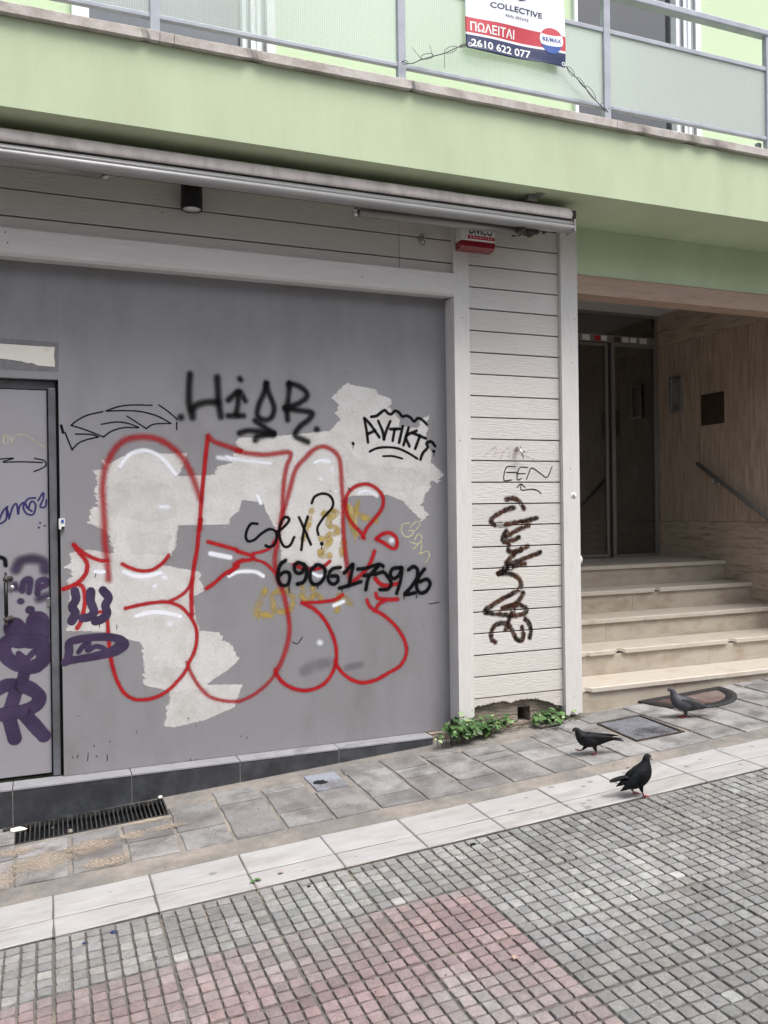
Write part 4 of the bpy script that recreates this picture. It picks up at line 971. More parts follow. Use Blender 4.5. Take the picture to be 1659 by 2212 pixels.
order = ['grey_smear', 'yellow_scrawl', 'cream_scrawl', 'red_outline', 'white_highlight', 'black_wing_sketch', 'black_spray_letters', 'black_crown_tag', 'black_word', 'black_number_row', 'purple_tag', 'scratch_marks',
         'door_blue_scribble', 'door_white_scribble', 'door_black_arrow', 'door_purple_figure']
mk = {'grey_smear': 'smear', 'yellow_scrawl': 'yellow', 'cream_scrawl': 'cream', 'red_outline': 'red', 'white_highlight': 'white', 'black_wing_sketch': 'marker', 'black_spray_letters': 'black', 'black_crown_tag': 'black',
      'black_word': 'black', 'black_number_row': 'black', 'purple_tag': 'purple', 'scratch_marks': 'scratch', 'door_blue_scribble': 'blue', 'door_white_scribble': 'cream', 'door_black_arrow': 'marker', 'door_purple_figure': 'purple',
      'brown_tag': 'brown', 'marker_tag': 'marker', 'faded_pink_tag': 'pink'}
nm = {'grey_smear': ('paint_smear', 'two grey wiped smears near the bottom'), 'yellow_scrawl': ('graffiti_scrawl', 'faded yellow dripping letters'), 'cream_scrawl': ('graffiti_scrawl', 'thin cream letters running downwards'),
      'red_outline': ('graffiti_outline', 'large red bubble letters'), 'white_highlight': ('graffiti_highlight', 'white sprayed shine marks inside the red letters'), 'black_wing_sketch': ('graffiti_drawing', 'thin black wing drawing'),
      'black_spray_letters': ('graffiti_lettering', 'blurred black letters with an arrow under them'), 'black_crown_tag': ('graffiti_lettering', 'black Greek letters under a wavy crown'), 'black_word': ('graffiti_lettering', 'thin black word with question mark'),
      'black_number_row': ('graffiti_lettering', 'row of black sprayed digits'), 'purple_tag': ('graffiti_tag', 'three dark purple bars over a leaf shape'), 'scratch_marks': ('scratch', 'fine dark scratches'),
      'door_blue_scribble': ('graffiti_scribble', 'blue looping scribble'), 'door_white_scribble': ('graffiti_scribble', 'thin white scribble'), 'door_black_arrow': ('graffiti_drawing', 'thin black arrow'), 'door_purple_figure': ('graffiti_drawing', 'dark purple figure with letters')}
for wi, work in enumerate(order):
    m = MB(); k = 0
    base = (0.1398 if work.startswith('door') else 0.0995) - 0.00003 * wi
    for w_, a, s_, P in STROKES:
        if w_ != work: continue
        if work.startswith('door'): P = [(min(x, 0.070 - a / 2000), z) for x, z in P]
        if work in ('red_outline', 'black_spray_letters', 'black_number_row'):
            stroke(m, P, a / 1000, a / 1000 * 0.9 + 0.010, base + 0.00001 - k * 0.0000002, pk=0.30)     # overspray
        stroke(m, P, a / 1000, max(s_, 1) / 1000, base - k * 0.000005); k += 1
        if work in ('white_highlight', 'grey_smear', 'scratch_marks', 'yellow_scrawl', 'door_black_arrow'):
            o = m.build(nm[work][0], PM[mk[work]], door if work.startswith('door') else panel); m = MB()
    if k and m.v:
        o = m.build(nm[work][0], PM[mk[work]], door if work.startswith('door') else panel)
        o['label'] = nm[work][1]

# ------------------------------------------------------------------ white boarding round the shopfront
clad = thing('board_cladding', (3.05, 0.0, 0.3), 'white painted timber boarding and trim with a rotten bottom edge beside the entrance', 'cladding')
def board(x0, x1, z0, z1, name='board'):
    m = MB(); y = rnd.uniform(-0.0012, 0.0012)
    m.box((x0, y, z0 + 0.0045), (x1, 0.02, z1 - 0.0037), 0.002)
    t = tone(0.05, 1.0, 0.012)
    m.c['t'] = [(*t, 1)] * len(m.v)
    return m.build(name, M['white_wood'], clad)
ZB = [0.398 + 0.1430 * i for i in range(23)]
for a, b in zip(ZB, ZB[1:]): board(2.653, 3.358, a, b)
def ragged(x0, x1, ztop, prof, y0, y1, amp=0.006):
    """board with a rotten lower edge following prof (x,z)"""
    pts = []
    n = int((x1 - x0) / 0.005)
    for i in range(n + 1):
        x = x0 + (x1 - x0) * i / n
        for (xa, za), (xb, zb) in zip(prof, prof[1:]):
            if xa <= x <= xb: z = za + (zb - za) * (x - xa) / (xb - xa); break
        pts.append((x, z + rnd.uniform(-amp, amp)))
    return pts + [(x1, ztop), (x0, ztop)]
m = MB(); m.prism_xz(ragged(2.653, 3.358, 0.3958, [(2.653, 0.345), (2.72, 0.352), (2.80, 0.360), (2.873, 0.366), (2.95, 0.352), (3.0, 0.363), (3.10, 0.362), (3.16, 0.352), (3.2, 0.340), (3.25, 0.326), (3.30, 0.300), (3.36, 0.285)], 0, 0), 0.0, 0.02)
m.c['t'] = [(0.97, 0.95, 0.93, 1)] * len(m.v); rb = m.build('board', M['white_wood'], clad); rb['label'] = 'rotten bottom board with a ragged edge'
# band of boards above the metal wall
for a, b in ((3.187, 3.256), (3.256, 3.402), (3.402, 3.547), (3.547, 3.598)):
    for x0, x1 in ((-4, 2.170), (2.173, 2.56)):
        if b > 3.59 and x0 > 2: continue
        board(x0, x1, a, b)
m = MB(); m.box((2.545, 0.021, 0.41), (3.496, 0.10, 3.598)); m.box((-4, 0.021, 3.07), (2.545, 0.12, 3.598)); m.build('backing', M['dark_gap'], clad)
# trims: fascia board over the panel, mitred posts with rotten feet
m = MB()
m.extr_x([(0.12, 3.048), (-0.020, 3.034), (-0.036, 3.048), (-0.040, 3.066), (-0.040, 3.178), (-0.034, 3.184), (0.02, 3.184), (0.12, 3.184)][::-1], -4, 2.541, 0, False, 60, lambda x, j: (mnoise.noise(Vector((x * 2, j, 4))) * 0.0015, mnoise.noise(Vector((x * 2, j, 8))) * 0.0015))
m.build('top_trim', M['white_trim_h'], clad)
m = MB(); m.prism_xz(ragged(2.541, 2.652, 2.999, [(2.541, 0.262), (2.56, 0.232), (2.60, 0.250), (2.63, 0.285), (2.652, 0.296)], 0, 0, 0.010), -0.03, 0.002); po = m.build('post_trim', M['white_trim'], clad); po['label'] = 'left upright trim, splintered at the foot'
m = MB(); m.prism_xz([(2.541, 3.0), (2.652, 3.0), (2.652, 3.598), (2.541, 3.598)], -0.029, 0.002); m.build('post_trim', M['white_trim'], clad)
m = MB(); m.prism_xz(ragged(2.541, 2.556, 3.034, [(2.541, 0.268), (2.556, 0.255)], 0, 0, 0.006), 0.0025, 0.0995); m.build('reveal_trim', M['white_trim'], clad)
m = MB(); m.prism_xz(ragged(3.360, 3.494, 3.598, [(3.360, 0.232), (3.40, 0.225), (3.494, 0.229)], 0, 0, 0.008), -0.032, 0.10); po = m.build('post_trim', M['white_trim'], clad); po['label'] = 'right upright trim at the entrance corner'
for x, z in ((2.635, 0.335), (3.43, 0.345), (3.47, 2.95), (3.44, 2.65), (2.60, 2.9), (3.42, 1.92), (2.57, 2.1)):
    m = MB(); m.tube([(x, -0.0322 if x > 3 else -0.0302, z), (x, -0.028, z)], 0.004, 8); m.build('screw', M['dark_metal'], clad)
for x, z in ((0.70, 3.37), (-0.12, 3.155), (-0.11, 3.1), (1.9, 3.1)):
    m = MB(); m.tube([(x, -0.0415 if z < 3.2 else -0.003, z), (x, 0, z)], 0.004, 8); m.build('screw', M['dark_metal'], clad)
m = MB(); k = 0
for w_, a, s_, P in STROKES:
    if w_ == 'brown_tag': stroke(m, P, a / 1000, s_ / 1000, -0.0014 - 0.00001 * k, ZB); k += 1
o = m.build('graffiti_tag', PM['brown'], clad); o['label'] = 'brown-black sprayed signature running down the boards'
m = MB(); k = 0
for w_, a, s_, P in STROKES:
    if w_ == 'marker_tag': stroke(m, P, a / 1000, s_ / 1000, -0.0014 - 0.00001 * k, ZB); k += 1
o = m.build('graffiti_lettering', PM['marker'], clad); o['label'] = 'thin black marker letters over a small arrow'
m = MB(); k = 0
for w_, a, s_, P in STROKES:
    if w_ == 'faded_pink_tag': stroke(m, P, a / 1000, s_ / 1000, -0.0014 - 0.00001 * k, ZB); k += 1
o = m.build('graffiti_lettering', PM['pink'], clad); o['label'] = 'faded pink marker letters'

# ------------------------------------------------------------------ entrance steps
stp = thing('entrance_steps', (4.8, 0.6, 0.2), 'five worn cream marble steps rising into the dark entrance', 'steps')
NZ = [(0.0, 0.39), (0.335, 0.575), (0.66, 0.76), (0.985, 0.945), (1.31, 1.13)]
chips = {0: [(3.56, 0.04, 0.012)], 1: [(4.10, 0.045, 0.02), (5.2, 0.05, 0.018), (3.8, 0.02, 0.008)], 2: [(3.72, 0.015, 0.012), (4.6, 0.015, 0.006)], 3: [(5.0, 0.03, 0.02), (4.0, 0.015, 0.008)], 4: [(3.9, 0.02, 0.006)]}
joints = {0: [3.5, 4.62, 6.08], 1: [3.5, 4.74, 6.08], 2: [3.5, 4.25, 6.08], 3: [3.5, 4.75, 6.08], 4: [3.5, 3.74, 6.08]}
rj = {0: [3.5, 4.95, 6.08], 1: [3.5, 4.98, 6.08], 2: [3.5, 4.23, 6.08], 3: [3.5, 4.75, 6.08], 4: [3.5, 3.74, 6.08]}
for i, (y, z) in enumerate(NZ):
    yb = NZ[i + 1][0] + 0.02 if i < 4 else 2.3
    m = MB()
    for a, b in zip(joints[i], joints[i][1:]):
        def wb(x, j, i=i):
            d = mnoise.noise(Vector((x * 12, i * 3.1, j))) * (0.003 if i else 0.006)
            e = 0
            for cx, w_, dp in chips[i]:
                if abs(x - cx) < w_: e = max(e, dp * (1 - (abs(x - cx) / w_) ** 2))
            if j in (1, 2, 3): return (abs(d) * 0.6 + e * (0.6 if j == 3 else 1.2), d * 0.35 + (e * 0.8 if j == 1 else 0))
            return (0, 0)
        prof = [(yb, z - 0.034), (y, z - 0.034), (y - 0.001, z - 0.006), (y + 0.006, z), (yb, z)]
        m.extr_x(prof[::-1], a + 0.001, b - 0.001, 0, False, max(3, int((b - a) / 0.012)), lambda x, j: wb(x, 4 - j))
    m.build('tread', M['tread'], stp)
    m = MB()
    for a, b in zip(rj[i], rj[i][1:]):
        m.box((a + 0.001, y + 0.022, (NZ[i - 1][1] if i else -0.1)), (b - 0.001, y + 0.045, z - 0.034), 0.001)
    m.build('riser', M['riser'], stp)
m = MB(); m.box((3.5, 0.06, -0.1), (6.08, 2.3, 0.3)); m.box((3.5, 1.36, 0.3), (6.08, 2.3, 1.05)); m.build('step_core', M['dark_gap'], stp)

# ------------------------------------------------------------------ glazed entrance door
gd = thing('entrance_door', (5.0, 2.25, 1.13), 'dark glazed entrance door with aluminium frame at the top of the steps', 'door')
m = MB()
m.box((3.5, 2.22, 3.33), (6.08, 2.29, 3.405), 0.004); m.box((6.035, 2.225, 1.13), (6.08, 2.285, 3.33), 0.003); m.box((5.487, 2.225, 1.13), (5.53, 2.285, 3.33), 0.003); m.box((5.53, 2.23, 1.13), (6.035, 2.28, 1.16), 0.003)
m.box((5.53, 2.235, 3.30), (6.035, 2.275, 3.33), 0.003); m.box((6.05, 2.23, 3.405), (6.08, 2.28, 3.645), 0.003); m.box((3.5, 2.23, 3.615), (6.05, 2.28, 3.645), 0.003)
m.build('frame', M['bronze_alu'], gd)
m = MB(); m.box((5.53, 2.25, 1.16), (6.035, 2.258, 3.30)); m.box((3.5, 2.25, 3.405), (6.05, 2.258, 3.615)); m.build('pane', M['glass'], gd)
m = MB(); m.box((5.42, 2.235, 1.14), (5.452, 2.275, 3.322), 0.003); m.box((4.5, 2.235, 3.295), (5.42, 2.275, 3.322), 0.003); m.box((4.5, 2.235, 1.14), (5.42, 2.275, 1.17), 0.003); m.box((4.47, 2.235, 1.14), (4.5, 2.275, 3.322), 0.003)
leaf = m.build('leaf', M['bronze_alu'], gd)
m = MB(); m.box((4.5, 2.25, 1.17), (5.42, 2.258, 3.295)); m.build('pane', M['glass'], leaf)
m = MB(); m.box((5.455, 2.24, 1.135), (5.484, 2.285, 3.325)); m.build('gap_seal', M['dark_gap'], gd)
sc = [(M['white_ink'], 5.13, 5.22), (M['red_ink'], 5.28, 5.35), (M['white_ink'], 5.36, 5.43), (M['brass'], 5.52, 5.60), (M['paper'], 5.62, 5.70), (M['white_ink'], 5.72, 5.80), (M['paper'], 5.84, 5.93)]
for q, (mm_, a, b) in enumerate(sc):
    m = MB(); m.box((a, 2.2185, 3.338 + 0.004 * (q % 3)), (b, 2.2205, 3.395 - 0.003 * (q % 2))); m.build('sticker', mm_, gd)

# on the right-hand wall of the entrance
ic = thing('intercom', (6.07, 1.94, 2.78), 'slim silver intercom panel on the travertine wall beside the glass door', 'intercom')
m = MB(); m.box((6.055, 1.86, 2.60), (6.0855, 1.885, 2.965), 0.003); m.box((6.055, 2.005, 2.60), (6.0855, 2.03, 2.965), 0.003); m.box((6.055, 1.885, 2.94), (6.0855, 2.005, 2.965), 0.003); m.box((6.055, 1.885, 2.60), (6.0855, 2.005, 2.625), 0.003)
m.build('frame', M['chrome'], ic)
m = MB(); m.box((6.066, 1.885, 2.625), (6.085, 2.005, 2.94)); m.build('plate', M['alu_dark'], ic)
m = MB()
for i in range(8):
    for j in range(2):
        m.box((6.063, 1.90 + 0.05 * j, 2.905 - 0.026 * i - 0.014), (6.0662, 1.94 + 0.05 * j, 2.905 - 0.026 * i), 0.001)
m.build('buttons', M['alu'], ic)
pq = thing('name_plaque', (6.085, 1.456, 2.586), 'square dull brass plaque fixed to the travertine wall above the handrail', 'plaque')
m = MB(); m.box((6.077, 1.306, 2.436), (6.085, 1.606, 2.736), 0.001); m.build('plate', M['brass'], pq)
for i, z in enumerate((2.69, 2.65, 2.61, 2.55, 2.52, 2.49, 2.46)):
    m = MB()
    y = 1.33
    while y < 1.57:
        w_ = rnd.uniform(0.008, 0.03)
        if rnd.random() < 0.8: m.box((6.0762, y, z - 0.008), (6.0775, min(y + w_, 1.58), z + 0.008))
        y += w_ + 0.008
    m.build('engraved_line', M['dark_metal'], pq)
hr = thing('handrail', (6.03, 1.6, 2.06), 'round grey metal handrail sloping down the travertine entrance wall', 'handrail')
m = MB(); m.tube([(6.02, 1.603, 2.066), (6.02, 0.814, 1.58), (6.02, 0.02, 1.09)], 0.021, 14); m.build('rail', M['alu_dark'], hr)
for y, z in ((1.40, 1.94), (0.35, 1.295)):
    m = MB(); m.tube([(6.085, y, z - 0.07), (6.03, y, z - 0.07), (6.02, y, z - 0.05), (6.02, y, z - 0.018)], 0.008, 10); m.tube([(6.0855, y, z - 0.07), (6.076, y, z - 0.07)], 0.028, 16); m.build('bracket', M['chrome'], hr)
sw = thing('light_switch', (6.08, 2.6, 2.016), 'pair of stacked pale light switches seen through the glass door', 'switch')
for z in (1.975, 2.06):
    m = MB(); m.box((6.076, 2.56, z - 0.036), (6.085, 2.64, z + 0.036), 0.003); m.box((6.072, 2.575, z - 0.022), (6.0762, 2.625, z + 0.022), 0.002); m.build('switch_plate', M['white_plastic'], sw)
pp = thing('white_pipe', (3.6, 0.34, 1.28), 'short white pipe end showing behind the white corner trim', 'pipe')
m = MB()
ring = []
for r_, x in ((0.030, 3.497), (0.030, 3.70), (0.033, 3.705), (0.033, 3.75), (0.027, 3.75), (0.027, 3.70)):
    ring.append((r_, x))
n = 20; vs = []; fs = []
for r_, x in ring:
    for q in range(n): vs.append((x, 0.34 + r_ * math.cos(2 * math.pi * q / n), 1.265 + r_ * math.sin(2 * math.pi * q / n)))
for a in range(len(ring) - 1):
    for q in range(n): fs.append((a * n + q, a * n + (q + 1) % n, (a + 1) * n + (q + 1) % n, (a + 1) * n + q))
fs.append(tuple((len(ring) - 1) * n + q for q in range(n)))
m.add(vs, fs, 0, True); m.build('pipe_end', M['white_plastic'], pp)

# ------------------------------------------------------------------ balcony railing
ra = thing('balcony_railing', (2.0, -0.5, 4.08), 'blue-grey metal balcony railing with wired glass panels above the green fascia', 'railing')
PX = [-2.18, -0.785, 0.605, 1.978, 3.397, 4.755, 6.14]
for x in PX:
    m = MB(); m.box((x - 0.025, -0.525, 4.081), (x + 0.025, -0.485, 4.93), 0.004); m.build('post', M['rail'], ra)
m = MB(); m.box((-3.5, -0.532, 4.895), (7.5, -0.468, 4.940), 0.008); m.build('top_rail', M['rail'], ra)
m = MB(); m.box((-3.5, -0.520, 4.655), (7.5, -0.490, 4.685), 0.004); m.build('middle_rail', M['rail'], ra)
m = MB(); m.box((-3.5, -0.520, 4.178), (7.5, -0.490, 4.203), 0.004); m.build('bottom_rail', M['rail'], ra)
for a, b in zip(PX, PX[1:]):
    m = MB(); m.box((a + 0.026, -0.510, 4.2035), (b - 0.026, -0.503, 4.6545)); m.build('glass_panel', M['glass_wired'], ra)
m = MB(); m.box((4.70, -0.470, 4.082), (4.735, -0.44, 4.178), 0.003); m.build('stay', M['rail'], ra)

# ------------------------------------------------------------------ banner hung on the railing
def text_mesh(body, w, h, bold=0.0):
    """letters as flat triangles fitted to w x h, lower left at 0,0"""
    cu = bpy.data.curves.new('t', 'FONT'); cu.body = body; cu.size = 1; cu.resolution_u = 4; cu.offset = bold
    ob = bpy.data.objects.new('t', cu); col.objects.link(ob)
    bpy.context.view_layer.update()
    me = bpy.data.meshes.new_from_object(ob.evaluated_get(bpy.context.evaluated_depsgraph_get()))
    vs = [v.co[:] for v in me.vertices]; fs = [tuple(p.vertices) for p in me.polygons]
    x0 = min(v[0] for v in vs); x1 = max(v[0] for v in vs); y0 = min(v[1] for v in vs); y1 = max(v[1] for v in vs)
    bpy.data.objects.remove(ob); bpy.data.curves.remove(cu); bpy.data.meshes.remove(me)
    return [((v[0] - x0) / (x1 - x0) * w, (v[1] - y0) / (y1 - y0) * h) for v in vs], fs
def ban_y(x, z):
    return -0.545 + 0.006 * math.sin(6 * x + 4 * z) + 0.006 * math.sin(13 * (x - z * 0.6)) + 0.004 * math.sin(30 * z + 3 * x) * max(0, 1 - (z - 4.35) / 0.12) - 0.01 * max(0, (4.45 - z) / 0.1) * math.sin((x - 2.38) / 0.68 * math.pi)
bn = thing('for_sale_banner', (2.72, -0.54, 4.6), 'white red and navy for sale banner tied to the balcony railing', 'banner')
m = MB()
xs = [2.381 + 0.68 * i / 60 for i in range(61)]
zs = [4.357 + 0.083 * i / 10 for i in range(10)] + [4.440, 4.4535] + [4.4535 + 0.0915 * i / 8 for i in range(1, 9)] + [4.545 + 0.05 * i for i in range(1, 13)]
vs = [(x, ban_y(x, z), z - (0.004 * math.sin((x - 2.38) * 9) if z < 4.36 else 0)) for z in zs for x in xs]
for r_ in range(len(zs) - 1):
    zc = (zs[r_] + zs[r_ + 1]) / 2
    mi = 2 if zc < 4.44 else 0 if zc < 4.4535 else 1 if zc < 4.545 else 0
    m.add([], [], 0)
    for i in range(60):
        m.f.append([r_ * 61 + i, r_ * 61 + i + 1, (r_ + 1) * 61 + i + 1, (r_ + 1) * 61 + i]); m.m.append(mi); m.sm.append(True)
m.v = vs
cl = m.build('cloth', [M['ban_white'], M['ban_red'], M['ban_navy']], bn)
so_ = cl.modifiers.new('thick', 'SOLIDIFY'); so_.thickness = 0.001; so_.offset = 1
def ban_text(body, x0, x1, z0, z1, mt, bold=0.02):
    v, f = text_mesh(body, x1 - x0, z1 - z0, bold)
    m = MB(); m.add([(x0 + a, ban_y(x0 + a, z0 + b) - 0.0025, z0 + b) for a, b in v], f)
    m.build('lettering', mt, bn)
ban_text('COLLECTIVE', 2.545, 2.902, 4.628, 4.661, M['ban_navy'], 0.015)
ban_text('REAL ESTATE', 2.645, 2.805, 4.590, 4.604, M['ban_grey'], 0.01)
ban_text('\u03a0\u03a9\u039b\u0395\u0399\u03a4\u0391\u0399', 2.412, 2.706, 4.466, 4.522, M['white_ink'], 0.02)
ban_text('2610 622 077', 2.415, 2.818, 4.372, 4.418, M['white_ink'], 0.02)
def disc(cx, cz, rx, rz, lo, hi, mt, name, off, shape=None):
    m = MB(); pts = []
    N_ = 28; rows = 14
    for i in range(rows + 1):
        z = lo + (hi - lo) * i / rows
        u = max(-1, min(1, (z - cz) / rz))
        hw = rx * math.sqrt(max(0, 1 - u * u)) if shape is None else shape(z)
        for j in range(9):
            x = cx + hw * (j / 4 - 1)
            zz = z + (0.008 * ((j / 4 - 1) ** 2) if name != 'emblem_dot' else 0)
            pts.append((x, ban_y(x, zz) - off, zz))
    m.add(pts, [(i * 9 + j, i * 9 + j + 1, (i + 1) * 9 + j + 1, (i + 1) * 9 + j) for i in range(rows) for j in range(8)], 0, True)
    m.build(name, mt, bn)
def balloon(z):
    if z >= 4.50: return 0.080 * math.sqrt(max(0, 1 - ((z - 4.50) / 0.074) ** 2))
    return 0.080 - 0.045 * ((4.50 - z) / 0.078) ** 1.6
disc(2.963, 4.5, 0, 0.074, 4.422, 4.470, M['ban_blue'], 'balloon_emblem', 0.003, balloon)
disc(2.963, 4.5, 0, 0.074, 4.470, 4.535, M['white_ink'], 'balloon_emblem', 0.003, balloon)
disc(2.963, 4.5, 0, 0.074, 4.535, 4.574, M['ban_red'], 'balloon_emblem', 0.003, balloon)
v, f = text_mesh('RE/MAX', 0.125, 0.026, 0.015)
m = MB(); m.add([(2.902 + a, ban_y(2.902 + a, 4.495 + b) - 0.0045, 4.495 + b) for a, b in v], f); m.build('lettering', M['ban_blue'], bn)
disc(2.744, 4.76, 0.06, 0.06, 4.70, 4.82, M['ban_navy'], 'emblem_dot', 0.003)
for x, z in ((2.405, 4.378), (3.045, 4.376)):
    m = MB(); n = 20
    vs = [(x + r_ * math.cos(2 * math.pi * q / n), ban_y(x, z) - 0.004, z + r_ * math.sin(2 * math.pi * q / n)) for r_ in (0.0065, 0.013) for q in range(n)]
    m.add(vs, [(q, (q + 1) % n, n + (q + 1) % n, n + q) for q in range(n)]); m.build('eyelet', M['chrome'], bn)
def chain(name, label, pts, loops, tails):
    t = thing(name, (pts[0][0], -0.54, pts[0][1]), label, 'cable tie', 'cable ties holding the banner')
    m = MB()
    m.tube([(x, -0.545 + 0.004 * math.sin(i * 2), z) for i, (x, z) in enumerate(pts)], 0.0028, 6); m.build('cord', M['black'], t)
    for x, z, a, b, an in loops:
        m = MB(); n = 20
        m.tube([(x + a * math.cos(2 * math.pi * q / n) * math.cos(an) - b * math.sin(2 * math.pi * q / n) * math.sin(an), -0.548, z + a * math.cos(2 * math.pi * q / n) * math.sin(an) + b * math.sin(2 * math.pi * q / n) * math.cos(an)) for q in range(n + 1)], 0.0017, 6)
        m.build('loop', M['black'], t)
    for a, b in tails:
        m = MB(); m.tube([(a[0], -0.548, a[1]), (b[0], -0.552, b[1])], 0.0014, 5); m.build('tail', M['black'], t)
chain('cable_tie_chain', 'chain of looped black cable ties running left from the banner to a railing post', [(2.386, 4.375), (2.318, 4.345), (2.24, 4.295), (2.16, 4.262), (2.087, 4.232), (2.03, 4.196), (2.0, 4.19), (1.972, 4.20)],
      [(2.276, 4.322, 0.046, 0.016, 0.5), (2.125, 4.255, 0.042, 0.015, 0.35), (2.36, 4.362, 0.03, 0.008, 0.45), (1.985, 4.193, 0.02, 0.012, 0.2)], [((2.235, 4.292), (2.235, 4.205)), ((2.087, 4.232), (2.03, 4.285)), ((2.16, 4.262), (2.14, 4.32))])
chain('cable_tie_chain', 'chain of looped black cable ties running down right from the banner to a railing post', [(3.071, 4.373), (3.10, 4.35), (3.15, 4.31), (3.212, 4.262), (3.287, 4.205), (3.34, 4.16), (3.38, 4.14)],
      [(3.105, 4.345, 0.034, 0.017, -0.75), (3.25, 4.24, 0.05, 0.017, -0.8), (3.18, 4.292, 0.04, 0.01, -0.75), (3.345, 4.165, 0.03, 0.01, -0.9)], [((3.36, 4.15), (3.42, 4.18))])
# ------------------------------------------------------------------ folded awning
aw = thing('awning', (1.0, -0.15, 3.55), 'folded beige fabric awning with grey front bar under the green balcony', 'awning')
m = MB()
prof = [(-0.455, 3.396), (-0.43, 3.392), (-0.395, 3.398), (-0.378, 3.415), (-0.378, 3.448), (-0.40, 3.466), (-0.425, 3.468), (-0.448, 3.462), (-0.462, 3.448), (-0.468, 3.436), (-0.462, 3.433), (-0.462, 3.430), (-0.470, 3.427), (-0.468, 3.410)]
m.extr_x(prof[::-1], -4, 3.172, 0, True); m.build('front_bar', M['alu'], aw)
m = MB()
pf = [(-0.452, 3.4725), (-0.462, 3.484), (-0.458, 3.505), (-0.447, 3.528), (-0.425, 3.548), (-0.385, 3.560), (-0.32, 3.563), (-0.24, 3.552), (-0.18, 3.50), (-0.24, 3.455), (-0.36, 3.4705)]
def fw_(x, j):
    if j > 7 or j == 0: return (0, 0)
    d = mnoise.noise(Vector((x * 4 + j * 0.9, j * 0.35, 0))) * 0.011 + mnoise.noise(Vector((x * 15 + j * 2.4, j * 0.6, 5))) * 0.005
    if x > 3.12: d += (x - 3.12) * 0.25 * math.sin(j * 1.7 + x * 60)
    return (d * 0.8, d * 0.5)
m.extr_x(pf[::-1], -4, 3.165, 0, True, 620, lambda x, j: fw_(x, len(pf) - 1 - j)); m.build('fabric', M['fabric'], aw)
m = MB(); m.box((-4, -0.452, 3.467), (3.16, -0.40, 3.473)); m.build('keder_slot', M['dark_gap'], aw)
m = MB(); m.box((3.172, -0.472, 3.390), (3.181, -0.374, 3.470), 0.004); m.build('bar_cap', M['alu'], aw)
m = MB(); m.box((3.166, -0.40, 3.485), (3.19, -0.10, 3.56), 0.006); m.tube([(3.16, -0.36, 3.515), (3.225, -0.36, 3.515)], 0.030, 12); m.box((3.195, -0.42, 3.49), (3.225, -0.30, 3.545), 0.008); m.box((3.19, -0.30, 3.54), (3.215, -0.10, 3.5985), 0.003)
m.build('roller_bracket', M['dark_metal'], aw)
for x0, x1, zs_ in ((1.765, 2.83, (3.374, 3.385)), (-1.6, 0.345, (3.398, 3.406))):
    m = MB(); m.tube([(x0, -0.36, zs_[0] + 0.004), (x1, -0.36, zs_[1] + 0.004)], 0.026, 12)
    arm = m.build('folding_arm', M['bronze_alu'], aw)
    xe = x0 if x0 > 0 else x1
    q_ = -1 if x0 > 0 else 1; ze = zs_[0] if x0 > 0 else zs_[1]
    m = MB(); m.tube([(xe + q_ * 0.02, -0.36, ze - 0.022), (xe + q_ * 0.02, -0.36, ze + 0.032)], 0.013, 12); m.tube([(xe + q_ * 0.04, -0.375, ze - 0.008), (xe, -0.36, ze - 0.008)], 0.008, 8); m.tube([(xe + q_ * 0.04, -0.375, ze + 0.012), (xe, -0.36, ze + 0.012)], 0.008, 8)
    m.build('elbow_joint', M['chrome'], arm)
m = MB()
m.box((2.80, -0.41, 3.366), (2.86, -0.32, 3.412), 0.006); m.box((2.87, -0.40, 3.368), (2.94, -0.34, 3.405), 0.008); m.tube([(2.83, -0.425, 3.384), (2.83, -0.30, 3.384)], 0.016, 12); m.tube([(2.905, -0.37, 3.358), (2.905, -0.37, 3.41)], 0.017, 12); m.box((2.94, -0.39, 3.378), (2.965, -0.355, 3.405), 0.004)
m.build('shoulder_joint', M['dark_metal'], aw)
m = MB(); m.box((2.86, -0.44, 3.56), (2.92, -0.30, 3.5985), 0.004); m.box((2.90, -0.48, 3.590), (2.95, -0.42, 3.5985), 0.002); m.build('soffit_bracket', M['alu_dark'], aw)

# ------------------------------------------------------------------ fittings on the boarding
wlm = thing('wall_lamp', (0.85, -0.03, 3.45), 'black cylindrical downlight on the white boards under the awning', 'lamp')
m = MB()
n = 28; vs = []; fs = []
rg = [(0.0, 3.512), (0.058, 3.512), (0.060, 3.509), (0.060, 3.374), (0.058, 3.371), (0.051, 3.371), (0.050, 3.385), (0.0, 3.385)]
for r_, z in rg:
    for q in range(n): vs.append((0.852 + r_ * math.cos(2 * math.pi * q / n), -0.095 + r_ * math.sin(2 * math.pi * q / n), z))
for a in range(len(rg) - 1):
    for q in range(n): fs.append((a * n + q, (a + 1) * n + q, (a + 1) * n + (q + 1) % n, a * n + (q + 1) % n))
m.add(vs, fs, 0, False); m.build('housing', M['black'], wlm)
m = MB(); m.tube([(0.852, -0.095, 3.3745), (0.852, -0.095, 3.377)], 0.0505, 28); m.build('lens', M['white_plastic'], wlm)
m = MB(); m.box((0.805, -0.04, 3.40), (0.895, -0.002, 3.49), 0.004); m.build('back_plate', M['black'], wlm)
hk = thing('wall_hook', (2.33, -0.02, 3.38), 'small oval bare metal fixing sticking out of the upper boards', 'hook')
m = MB(); n = 16
m.tube([(2.33 + 0.014 * math.cos(2 * math.pi * q / n), -0.014, 3.381 + 0.036 * math.sin(2 * math.pi * q / n)) for q in range(n + 1)], 0.006, 8); m.tube([(2.33, -0.014, 3.36), (2.33, -0.014, 3.405)], 0.0075, 8); m.build('ring', M['chrome'], hk)
m = MB(); m.tube([(2.33, -0.012, 3.381), (2.33, 0.001, 3.381)], 0.006, 8); m.build('screw', M['dark_metal'], hk)
al = thing('alarm_box', (2.68, -0.06, 3.42), 'white alarm box with red base high on the white boards under the awning', 'alarm box')
